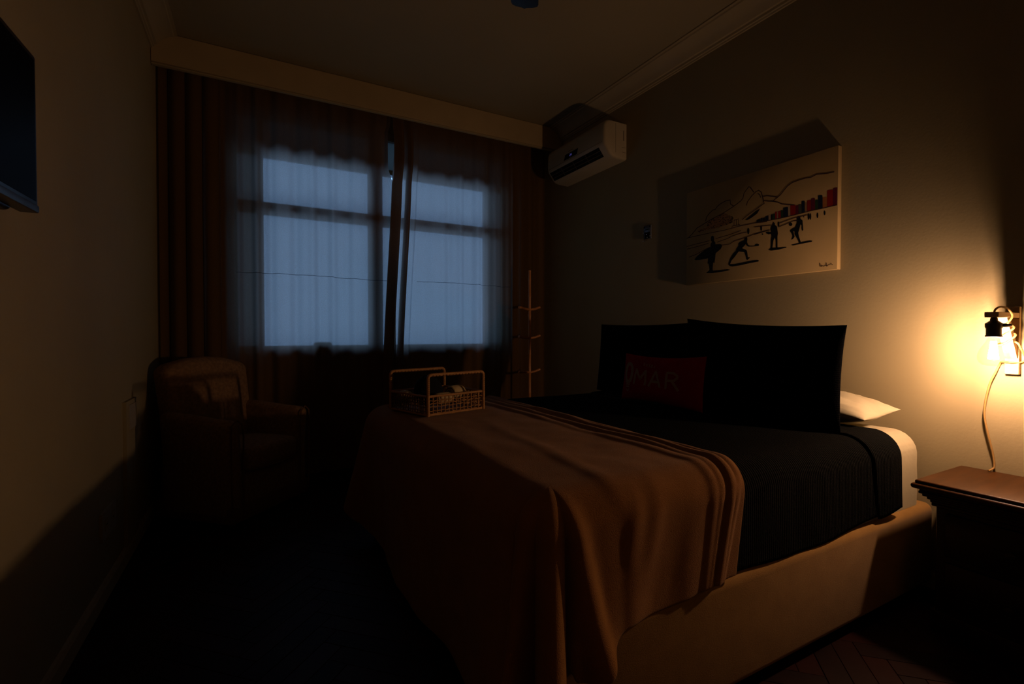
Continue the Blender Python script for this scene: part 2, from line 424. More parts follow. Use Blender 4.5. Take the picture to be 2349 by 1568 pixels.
# ================================================================== BED
TOP = .655; BY0, BY1 = .90, 2.55; BX0, BX1 = .572, 2.43
bed = thing('bed', 'wide bed base upholstered in tan suede standing against the right wall', 'bed', (1.5, 1.72, 0))
def sag(p):
    q = Vector(p)
    if q.z > .3: q.z += .006*noise.noise((q.x*5, q.y*5, 0))
    q.y += .006*noise.noise((q.x*3, q.z*4, 3.0)); return q
bmb = M(); bm = bmesh.new()
bmb.rbox(BX0-.01, BX1+.02, BY0-.015, BY1+.01, .035, .362, .03, 5)
base = build('base', bmb, MATS['suede'], bed)
for x in (BX0+.12, BX1-.12):
    for y in (BY0+.12, BY1-.12): build('foot', M().lathe([(.028, 0), (.028, .04)], (x, y, 0), 14), MATS['dark_wood'], bed)

def prof(d, R):
    if d < PI*R/2: return R*math.sin(d/R), R*(1-math.cos(d/R))
    return R, R + d - PI*R/2

# mattress in a white fitted sheet
mt = M()
def wr(p):
    q = Vector(p); q.z += .004*noise.noise((q.x*9, q.y*9, q.z*6)) if q.z > .45 else 0
    q.x += .005*noise.noise((q.y*14, q.z*14, 1.0)); q.y += .006*noise.noise((q.x*12, q.z*9, 7.0)); return q
bmm = bmesh.new(); bmesh.ops.create_cube(bmm, size=1.0)
for v in bmm.verts: v.co = Vector(((BX0+BX1)/2 + v.co.x*(BX1-BX0), (BY0+BY1)/2 + v.co.y*(BY1-BY0-.02), .362 + (v.co.z+.5)*(TOP-.362)))
bmesh.ops.bevel(bmm, geom=[e for e in bmm.edges if all(v.co.z > .5 for v in e.verts) or abs(e.verts[0].co.z-e.verts[1].co.z) > .1], offset=.085, segments=6, profile=.5, affect='EDGES')
bmesh.ops.subdivide_edges(bmm, edges=bmm.edges[:], cuts=3, use_grid_fill=True)
bmm.verts.index_update()
mt.add([wr(v.co) for v in bmm.verts], [[v.index for v in f.verts] for f in bmm.faces]); bmm.free()
build('mattress', mt, MATS['sheet'], None, label='thick mattress in a white fitted sheet, bare beside the nightstand', cat='mattress')

def strip(x0, x1, off, dn, df, nx, R=.085, fold=None, wob=None):
    """cloth over the bed from the near side to the far side between x0 and x1"""
    y0, y1 = BY0+.01-off+R, BY1-.01+off-R; zt = TOP+off
    rows = [('n', 1-i/26) for i in range(26)] + [('t', j/44) for j in range(45)] + [('f', i/16) for i in range(1, 17)]
    def fn(u, v):
        x = x0 + (x1-x0)*u; k, t = rows[int(round(v*(len(rows)-1)))]
        if k == 't': y, z, nrm = y0 + (y1-y0)*t, zt, (0, 0, 1)
        else:
            D = (dn(x) if k == 'n' else df)*t; o, dr_ = prof(D, R)
            y = y0 - o if k == 'n' else y1 + o; z = zt - dr_
            a = min(D/R, PI/2); nrm = (0, (-1 if k == 'n' else 1)*math.sin(a), math.cos(a))
        h = fold(x, y, k, t) if fold else 0
        xx = x + (wob(x, y, z, u) if wob else 0)
        return (xx, y + nrm[1]*h, z + nrm[2]*h)
    return M().grid(fn, nx, len(rows)-1)
def soft(x, y, k, t): return .003 + .003*noise.noise((x*6, y*4, .3)) + (.010*t*t*(.5+noise.noise((x*4.5, 2.0, 0))) if k == 'n' else 0)
spread = strip(.70, 2.13, .006, lambda x: .346 - .022*sstep(1.7, 2.2, x) - .006*math.sin(x*7), .30, 90, fold=soft, wob=lambda x, y, z, u: .012*noise.noise((y*3, z*5, 4))*u)
sp = build('bedspread', spread, MATS['navy_quilt'], None, sm=180, label='ribbed dark navy bedspread covering the bed between blanket and pillows', cat='bedspread')
md = sp.modifiers.new('thickness', 'SOLIDIFY'); md.thickness = .005; md.offset = 1
def cuffold(x, y, k, t): return .004 + .003*noise.noise((x*8, y*5, 1.3)) + (.010*t*(.4+.6*sstep(1.97, 2.15, x)) if k == 'n' else 0) + .005*math.sin(PI*(x-1.965)/.2)
cuff = strip(1.965, 2.165, .010, lambda x: .338 - .02*sstep(1.97, 2.16, x), .27, 26, fold=cuffold, wob=lambda x, y, z, u: (.05*(TOP-z)/.3 if y < 1.1 else 0)*(1-u) - .02*sstep(.9, 1.6, y)*u + .008*noise.noise((y*4, z*6, 1)))
cf = build('turned_back_cuff', M().add([(p[0]-sp.location.x, p[1]-sp.location.y, p[2]-sp.location.z) for p in cuff.v], cuff.f), MATS['navy_quilt'], None, sm=180)
cf.location = (0, 0, 0)
for v in cf.data.vertices: v.co += ORG[cf]
cf.parent = sp; ORG[cf] = ORG[sp]
md = cf.modifiers.new('thickness', 'SOLIDIFY'); md.thickness = .006; md.offset = 1

# tan fleece blanket thrown over the foot of the bed
def blanket():
    R = .085; off = .019; zt = TOP+off
    xf, yn, yf = BX0-off, BY0-off+.008, BY1+off-.01
    xs, ys, ye, xe = xf+R, yn+R, yf-R, 1.262
    DN, DF, DFAR = .378, .66, .40
    nx, ny, nt, nc = 78, 84, 34, 30
    mb = M()
    def ridges(x, y, t):
        h = 0
        conv = .05*t
        for k, (xc, a, s) in enumerate(((1.240, .012, .011), (1.205, .017, .013), (1.165, .013, .012), (1.120, .007, .018))):
            c = xc - conv*(1.0-.18*k) + .010*math.sin(y*2.7 + k*1.9) + .020*noise.noise((y*1.7, k*2.3, 0)) + .007*noise.noise((y*6, k*4.1, 3))
            h += a*math.exp(-((x-c)/s)**2)*max(.15, .75+.9*noise.noise((y*2.0, k*3.1, 1)))
        return h
    def topd(x, y): return .004*noise.noise((x*4, y*4, 0)) + .003*noise.noise((x*11, y*9, 2)) + .0035*math.sin(9*(x+.55*y)+1)*sstep(1.1, .8, x) + .006*math.exp(-((x-.80-.10*(y-1.1))/.03)**2)*sstep(2.0, 1.2, y)
    def edgex(y): return xe + .010*noise.noise((y*4, 3, 3))
    def colx(i, y):
        return xs + (edgex(y)-xs)*i/nx
    # top
    W = nx+1
    top = [[(lambda x, y: (x, y, zt + topd(x, y) + ridges(x, y, 0)))(colx(i, ys+(ye-ys)*j/ny), ys+(ye-ys)*j/ny) for i in range(nx+1)] for j in range(ny+1)]
    vs = [p for r in top for p in r]
    mb.add(vs, [(j*W+i, j*W+i+1, (j+1)*W+i+1, (j+1)*W+i) for j in range(ny) for i in range(nx)])
    # perimeter samples: near side (head -> corner), near foot corner, foot, far foot corner, far side
    per = []
    for i in range(nx, -1, -1): per.append(('n', i, 0.0))
    for k in range(1, nc): per.append(('c', k/nc, 0.0))
    for j in range(0, ny+1): per.append(('f', j, 0.0))
    for k in range(1, nc): per.append(('d', k/nc, 0.0))
    for i in range(nx+1): per.append(('e', i, 0.0))
    def pt(s, t):
        k, a, _ = s
        if k == 'n':
            x = colx(a, ys); base = top[0][a]; D = DN*(1 - .06*sstep(.9, 1.25, x) + .20*sstep(.80, .66, x))
            n = (0, -1); q = sstep(1.0, .68, x)
            f = t*(.004*math.sin(x*24+.5+t) + .009*noise.noise((x*6+t*1.3, t*1.2, 3)))*sstep(1.15, 1.0, x) + t*.020*q + .005*t*q*math.sin(x*34) + .058*t**.8*math.exp(-((x-.615-.085*t)/.030)**2) - .010*t*math.exp(-((x-.775)/.03)**2) + .005*math.exp(-((x-.93+.10*t)/.026)**2)*math.sin(PI*min(1, t*1.25)) + .004*math.exp(-((x-.85+.08*t)/.022)**2)*math.sin(PI*min(1, t*1.5))
            h = ridges(x, ys, t)
        elif k == 'c':
            th = PI/2*a; n = (-math.sin(th), -math.cos(th)); base = top[0][0]
            ca = a; D = DN*1.10 + (DF-DN*1.10)*ca**1.7 + .055*math.sin(PI*ca); x = base[0]
            g = 1.05*math.exp(-((ca-.34)/.10)**2) + .66*math.exp(-((ca-.80)/.08)**2) - .32*math.exp(-((ca-.58)/.07)**2) - .45*math.exp(-((ca-.13)/.06)**2)
            f = t**1.15*(.020 + .115*g); h = 0
        elif k == 'f':
            y = ys+(ye-ys)*a/ny; base = top[a][0]; D = DF*(1+.03*noise.noise((y*3, 1, 1))); n = (-1, 0)
            f = t*(.022 + .020*math.sin(y*7.5+.6) + .014*noise.noise((y*6, t*2, 2))) ; h = 0
        elif k == 'd':
            th = PI/2*a; n = (-math.cos(th), math.sin(th)); base = top[ny][0]; D = DF*(1-a) + DFAR*a + .03*math.sin(PI*a)
            f = t**1.1*(.03 + .14*math.sin(PI*a)**2 - .05*math.exp(-((a-.55)/.08)**2)); h = 0
        else:
            x = colx(a, ye); base = top[ny][a]; D = DFAR; n = (0, 1); f = t*.02*math.sin(x*20); h = ridges(x, ye, t)
        o, dr_ = prof(D*t, R); an = min(D*t/R, PI/2)
        hb = base[2]-zt
        hz = hb*math.cos(an); ho = (h + (hb-h)*math.cos(an))*math.sin(an)
        f = max(f, -.004)
        xx = base[0] + n[0]*(o+f+ho); yy = base[1] + n[1]*(o+f+ho); zz = zt - dr_ + hz
        if k == 'n': xx -= .05*t*sstep(.9, 1.25, base[0])*1.1
        return (xx, yy, max(zz, .03))
    n0 = len(mb.v); P = len(per)
    V = [pt(s, i/nt) for i in range(nt+1) for s in per]
    mb.add(V, [(i*P+k, i*P+k+1, (i+1)*P+k+1, (i+1)*P+k) for i in range(nt) for k in range(P-1)])
    return mb
bk = build('blanket', blanket(), MATS['fleece'], None, sm=180, weld=True, label='tan fleece blanket draped over the foot of the bed under the basket', cat='blanket')
md = bk.modifiers.new('thickness', 'SOLIDIFY'); md.thickness = .011; md.offset = 1
md = bk.modifiers.new('soften', 'SUBSURF'); md.levels = 1; md.render_levels = 1

# pillows
def pillow(BL, BR, TR, TL, T, c=.07, cb=.0, cs=.03, ep=2.6, n=34, seed=0, wrk=.008, back=.8):
    """corner points in world space; front side looks along the surface normal toward the camera"""
    BL, BR, TR, TL = map(Vector, (BL, BR, TR, TL))
    N = ((BR-BL).cross(TL-BL)).normalized()
    if N.x > 0: N = -N
    def flat(u, v):
        uu = u*(1 - cs*(1-v*v)); vv = v*(1 - (c if v > 0 else cb)*(1-u*u))
        a, b = (uu+1)/2, (vv+1)/2
        return BL*(1-a)*(1-b) + BR*a*(1-b) + TR*a*b + TL*(1-a)*b
    def thick(u, v):
        return T*(max(0, 1-abs(u)**ep)*max(0, 1-abs(v)**ep))**.55
    def front(u, v, lift=0.0):
        w_ = wrk*noise.noise((u*2.3+seed, v*2.1, seed)) + wrk*.6*noise.noise((u*6+seed, v*5, seed*2))
        e = min(1, (1-abs(u))*6)*min(1, (1-abs(v))*6)
        return flat(u, v) + N*(thick(u, v) + w_*max(0, e) + lift)
    def rear(u, v): return flat(u, v) - N*thick(u, v)*back
    mb = M()
    f = lambda s: -1 + 2*(.5-.5*math.cos(PI*s))
    mb.grid(lambda a, b: front(f(a), f(b)), n, n)
    mb.grid(lambda a, b: rear(f(a), f(b)), n, n)
    return mb, front
LPm, _ = pillow((2.075, 2.585, .672), (2.085, 1.77, .672), (2.175, 1.80, 1.115), (2.155, 2.635, 1.114), .055, .06, seed=3)
build('pillow', LPm, MATS['navy_sham'], None, sm=180, weld=True, label='dark navy pillow behind, nearer the window, leaning on the wall', cat='pillow', group='navy bed pillows')
RPm, _ = pillow((1.985, 1.735, .672), (1.965, .997, .672), (2.10, 1.046, 1.084), (2.090, 1.835, 1.131), .060, .085, seed=9, back=.7)
build('pillow', RPm, MATS['navy_sham'], None, sm=180, weld=True, label='dark navy pillow in front, nearest the lamp, hiding the white pillow', cat='pillow', group='navy bed pillows')
def flatpillow():
    n = 36; X0, X1, Y0, Y1 = 2.11, 2.40, .985, 1.66
    cx, cy = (X0+X1)/2, (Y0+Y1)/2
    f = lambda s: -1 + 2*(.5-.5*math.cos(PI*s))
    def P(u, v, sg):
        uu = u*(1-.06*(1-v*v)); vv = v*(1-.05*(1-u*u))
        t = (max(0, 1-abs(u)**2.4)*max(0, 1-abs(v)**2.4))**.55
        e = max(0, min(1, (1-abs(u))*5)*min(1, (1-abs(v))*5))
        z = .712 + sg*(.085 if sg > 0 else .055)*t + (.012*noise.noise((u*3, v*3.5, 2)) + .008*noise.noise((u*8, v*7, 4)))*e*(sg > 0)
        return (cx + uu*(X1-X0)/2, cy + vv*(Y1-Y0)/2, z + .02*(u > 0)*u)
    return M().grid(lambda a, b: P(f(a), f(b), 1), n, n).grid(lambda a, b: P(f(a), f(b), -1), n, n)
build('pillow', flatpillow(), MATS['sheet'], None, sm=180, weld=True, label='white pillow lying flat behind the navy pillows beside the lamp', cat='pillow')
RDm, rfront = pillow((1.850, 2.085, .683), (1.842, 1.525, .683), (1.890, 1.542, .943), (1.905, 2.108, .938), .036, .13, cb=.08, ep=4.0, seed=6, wrk=.004)
red = thing('cushion', 'small red cushion with cream lettering propped against the navy pillows', 'cushion', (1.86, 1.8, .66))
build('cover', RDm, MATS['red_cloth'], red, sm=180, weld=True)
def stroke(pts, w_, close=False):
    """flat ribbon in cushion coordinates, laid onto the bulging cover"""
    mb = M(); P = []
    pts = list(pts) + ([pts[0]] if close else [])
    for a, b in zip(pts[:-1], pts[1:]):
        m = max(2, int(math.hypot(b[0]-a[0], b[1]-a[1])/.03)+1)
        P += [(a[0]+(b[0]-a[0])*i/m, a[1]+(b[1]-a[1])*i/m) for i in range(m)]
    P.append(pts[-1]); vs = []
    for i, p in enumerate(P):
        q0, q1 = P[max(0, i-1)], P[min(len(P)-1, i+1)]; dx, dy = (q1[0]-q0[0])*.28, (q1[1]-q0[1])*.14; l = math.hypot(dx, dy) or 1
        nx_, ny_ = -dy/l*w_/.28, dx/l*w_/.14
        for s_ in (-1, 1): vs.append(rfront(p[0]+s_*nx_, p[1]+s_*ny_, .0015))
    mb.add(vs, [(2*i, 2*i+1, 2*i+3, 2*i+2) for i in range(len(P)-1)]); return mb
def letter(strokes, w_): 
    mb = M()
    for s_ in strokes:
        q = stroke(s_, w_); mb.add(q.v, q.f)
    build('letter', mb, MATS['print_cream'], red, sm=180)
bulb = [(-.755+.11*math.cos(q), .16+.40*math.sin(q)*(1 if math.sin(q) > 0 else 1.05)) for q in [2*PI*i/20 for i in range(21)]]
letter([bulb], .011)
letter([[(-.82,-.36),(-.69,-.36)], [(-.81,-.46),(-.70,-.46)], [(-.80,-.56),(-.755,-.64),(-.71,-.56)]], .004)
letter([[(-.58,-.34),(-.52,.34),(-.41,-.08),(-.26,.32),(-.27,-.34)]], .0075)
letter([[(-.17,-.36),(.01,.32),(.13,-.36)], [(-.10,-.14),(.09,-.14)]], .0075)
letter([[(.27,-.38),(.29,.30),(.45,.30),(.53,.20),(.53,.10),(.45,-.02),(.29,-.04)], [(.41,-.04),(.57,-.40)]], .0075)
for k, sx in enumerate((-.34,-.27,-.20,-.13,-.06)):
    e = [[(0,.0),(.03,.0),(.03,.05),(0,.05),(-.005,-.05),(.03,-.05)], [(0,.05),(0,-.05),(.03,-.05),(.03,.05)], [(.03,.06),(0,.04),(.03,-.02),(0,-.05)], [(0,.0),(.03,.0),(.03,.05),(0,.05),(-.005,-.05),(.03,-.05)], [(.015,.05),(.01,-.06)]][k]
    letter([[(sx+a, .60-.02*k+b*1.2) for a, b in e]], .0022)

# ================================================================== NIGHTSTAND
ns = thing('nightstand', 'brown wooden nightstand with moulded top below the lit wall lamp', 'nightstand', (2.29, .565, 0))
NX0, NX1, NY0, NY1, NZ = 2.085, 2.474, .315, .818, .530
topm = M().rbox(NX0+.004, NX1, NY0+.004, NY1-.004, NZ-.014, NZ, .006, 3)
tp = build('top', topm, MATS['walnut'], ns)
build('top_bead', M().rbox(NX0-.006, NX1, NY0-.006, NY1+.006, NZ-.031, NZ-.012, .009, 4), MATS['walnut'], tp)
ml = M()
for i, (a, z0, z1) in enumerate(((.014,.490,.500),(.012,.481,.491),(.020,.472,.482),(.030,.462,.473),(.037,.452,.463),(.040,.440,.453))):
    ml.rbox(NX0+a, NX1, NY0+a, NY1-a, z0, z1, .003, 2)
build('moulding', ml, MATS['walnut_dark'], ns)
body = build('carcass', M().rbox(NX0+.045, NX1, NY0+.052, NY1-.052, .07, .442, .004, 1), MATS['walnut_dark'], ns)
for z0, z1 in ((.275,.425), (.095,.255)):
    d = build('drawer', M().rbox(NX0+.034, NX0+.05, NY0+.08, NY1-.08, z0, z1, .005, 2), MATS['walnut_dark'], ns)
    build('knob', M().tube([(NX0+.036, .565, (z0+z1)/2), (NX0+.024, .565, (z0+z1)/2), (NX0+.018, .565, (z0+z1)/2), (NX0+.006, .565, (z0+z1)/2), (NX0+.003, .565, (z0+z1)/2)], [.006,.006,.013,.013,.006], 14), MATS['walnut_dark'], d)
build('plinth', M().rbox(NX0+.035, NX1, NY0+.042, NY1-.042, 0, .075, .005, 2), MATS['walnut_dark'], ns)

# ================================================================== WALL LAMP
LX, LY = 2.29, .670
lamp = thing('wall_lamp', 'wooden bracket wall lamp with a lit bare bulb above the nightstand', 'lamp', (XR, LY, .90))
build('back_plate', M().rbox(2.461, XR, .651, .690, .900, 1.148, .0015, 1), MATS['pale_wood'], lamp)
build('arm', M().rbox(2.268, 2.462, .652, .689, 1.107, 1.125, .0015, 1), MATS['pale_wood'], lamp)
a0, a1 = Vector((2.352, 0, 1.107)), Vector((2.462, 0, .952)); dv = (a1-a0).normalized(); nv = Vector((dv.z, 0, -dv.x))*.009
build('brace', M().prism([(a0.x, 1.107), (a0.x+.028, 1.107), (2.462, .992), (2.462, .960), (2.455, .960)], .654, .687, 'xz'), MATS['pale_wood'], lamp)
so = build('socket', M().lathe([(.008,.0),(.0095,-.004),(.011,-.012),(.0185,-.018),(.0235,-.022),(.0235,-.034),(.0205,-.040),(.0205,-.062),(.0225,-.063),(.0225,-.068),(.014,-.069)], (LX, LY, 1.107), 30), MATS['black_bakelite'], lamp)
build('switch_key', M().tube([(LX+.006, LY-.018, 1.080), (LX+.010, LY-.030, 1.078), (LX+.011, LY-.033, 1.078), (LX+.014, LY-.041, 1.079)], [.006,.0065,.0055,.005], 12), MATS['black_bakelite'], so)
gb = build('bulb', M().lathe([(.0135,1.040),(.0145,1.034),(.020,1.022),(.029,1.006),(.0365,.992),(.0405,.979),(.0418,.968),(.0405,.957),(.0365,.948),(.029,.941),(.018,.9375),(.004,.9365)], (LX, LY, 0), 36), MATS['bulb_glass'], lamp, sm=180)
build('glass_stem', M().lathe([(.004,1.03),(.004,1.012),(.0025,1.008)], (LX, LY, 0), 10), MATS['bulb_glass'], gb)
fl = M()
for k in range(6):
    q = PI/6 + k*PI/3
    fl.tube([(LX+.005*math.cos(q), LY+.005*math.sin(q), 1.022), (LX+.012*math.cos(q), LY+.012*math.sin(q), .961)], .0030, 8)
build('filament', fl, MATS['filament'], gb)
# twisted gold cord: over the arm, round the brace, round the plate and down the wall to the nightstand
def spline(P, n=10):
    P = [Vector(p) for p in P]; out = []
    for i in range(len(P)-1):
        p0, p1, p2, p3 = P[max(0,i-1)], P[i], P[i+1], P[min(len(P)-1,i+2)]
        for k in range(n):
            t = k/n; out.append(.5*((2*p1) + (p2-p0)*t + (2*p0-5*p1+4*p2-p3)*t*t + (3*p1-p0-3*p2+p3)*t**3))
    return out + [P[-1]]
CP = [(LX, LY, 1.122), (LX+.006, LY-.002, 1.135), (LX+.03, LY-.008, 1.144), (LX+.055, LY-.018, 1.138), (LX+.072, LY-.026, 1.118), (LX+.074, LY-.022, 1.100)]
for k in range(3):
    s = .22 + .2*k; x = a0.x + .016 + (2.462-a0.x-.03)*s; z = 1.107 - .14*s
    CP += [(x-.02, LY+.002, z+.004-.01), (x-.016, LY+.022, z-.012), (x+.014, LY+.022, z-.006), (x+.02, LY-.001, z+.004), (x+.006, LY-.024, z-.004)]
CP += [(2.440, LY-.028, 1.0), (2.470, LY-.030, .972), (2.476, LY-.034, .958), (2.468, LY-.022, .945), (2.452, LY+.0, .944), (2.455, LY+.024, .946), (2.470, LY+.034, .936)]
CP += [(2.462, LY+.045, .900), (2.460, .728, .860), (2.458, .739, .790), (2.458, .741, .735), (2.460, .731, .670), (2.464, .718, .600), (2.462, .712, .553), (2.455, .716, .540), (2.440, .722, .535)]
build('cord', M().tube(spline(CP, 6), .0033, 8), MATS['cord_gold'], lamp, sm=60)

# ================================================================== PICTURE
PX = 2.45; PS = lambda s, t, d=.0: (PX - .0006 - d, 2.162 - .895*min(max(s, .003), .997), 1.3545 + .582*min(max(t, .004), .996))
pic = thing('canvas_picture', 'unframed canvas of a beach drawing hanging above the bed', 'picture', (2.465, 1.715, 1.354))
build('canvas', M().rbox(PX, XR, 1.267, 2.162, 1.3545, 1.9365, .002, 2), MATS['canvas'], pic)
LINES=[(0.004, [(-0.016, 0.514), (0.02, 0.514), (0.054, 0.549), (0.092, 0.597), (0.163, 0.631), (0.219, 0.657), (0.304, 0.687), (0.378, 0.726), (0.427, 0.759), (0.443, 0.778), (0.451, 0.827), (0.482, 0.875), (0.492, 0.868), (0.518, 0.808)]), (0.004, [(0.163, 0.649), (0.171, 0.688), (0.195, 0.721), (0.222, 0.745), (0.238, 0.742), (0.258, 0.771), (0.288, 0.79), (0.322, 0.801), (0.352, 0.798), (0.355, 0.756), (0.379, 0.728)]), (0.004, [(0.468, 0.702), (0.476, 0.737), (0.503, 0.779), (0.53, 0.808), (0.549, 0.815), (0.566, 0.792), (0.579, 0.727), (0.584, 0.688)]), (0.0035, [(0.439, 0.575), (0.473, 0.604), (0.524, 0.639), (0.563, 0.665), (0.589, 0.682)]), (0.0035, [(0.543, 0.789), (0.556, 0.772), (0.563, 0.742)]), (0.004, [(0.583, 0.706), (0.615, 0.689), (0.639, 0.68), (0.663, 0.699), (0.687, 0.72), (0.71, 0.755), (0.729, 0.782), (0.755, 0.8), (0.793, 0.806), (0.83, 0.807), (0.86, 0.801), (0.89, 0.813), (0.942, 0.797), (0.981, 0.793)]), (0.004, [(0.579, 0.746), (0.604, 0.744), (0.629, 0.729), (0.653, 0.715), (0.673, 0.705)]), (0.004, [(0.629, 0.685), (0.67, 0.661), (0.697, 0.634), (0.73, 0.617), (0.769, 0.599)]), (0.003, [(0.53, 0.52), (0.63, 0.512), (0.691, 0.51), (0.795, 0.513), (0.856, 0.518), (0.915, 0.517), (1.0, 0.519)]), (0.003, [(-0.007, 0.514), (0.072, 0.515), (0.196, 0.515), (0.312, 0.512), (0.422, 0.52), (0.525, 0.517), (0.606, 0.506)]), (0.003, [(0.002, 0.422), (0.072, 0.429), (0.196, 0.437)]), (0.003, [(0.007, 0.394), (0.094, 0.4), (0.188, 0.411)]), (0.003, [(0.244, 0.445), (0.35, 0.457), (0.433, 0.473)]), (0.003, [(0.256, 0.407), (0.332, 0.422), (0.368, 0.437), (0.422, 0.447), (0.471, 0.448)]), (0.003, [(0.291, 0.368), (0.35, 0.363), (0.383, 0.384), (0.457, 0.396), (0.525, 0.414), (0.606, 0.423)]), (0.003, [(0.024, 0.303), (0.086, 0.32), (0.146, 0.349), (0.199, 0.37)]), (0.003, [(0.523, 0.48), (0.577, 0.474), (0.634, 0.465)]), (0.003, [(0.675, 0.435), (0.718, 0.447), (0.764, 0.462), (0.789, 0.459)]), (0.003, [(0.682, 0.468), (0.764, 0.487), (0.844, 0.489)]), (0.003, [(0.523, 0.41), (0.578, 0.418), (0.627, 0.424)]), (0.003, [(0.366, 0.521), (0.368, 0.536), (0.422, 0.534), (0.425, 0.516)]), (0.003, [(0.382, 0.595), (0.382, 0.536)]), (0.003, [(0.398, 0.59), (0.399, 0.531)]), (0.003, [(0.414, 0.585), (0.415, 0.527)]), (0.003, [(0.38, 0.588), (0.416, 0.592)]), (0.0022, [(0.913, 0.066), (0.914, 0.052), (0.913, 0.038), (0.919, 0.036), (0.92, 0.051)]), (0.0022, [(0.92, 0.036), (0.926, 0.041), (0.931, 0.035), (0.937, 0.038), (0.941, 0.043), (0.946, 0.033), (0.946, 0.063)]), (0.0022, [(0.947, 0.033), (0.953, 0.036), (0.958, 0.044), (0.964, 0.04), (0.97, 0.053), (0.974, 0.043), (0.979, 0.038)])]
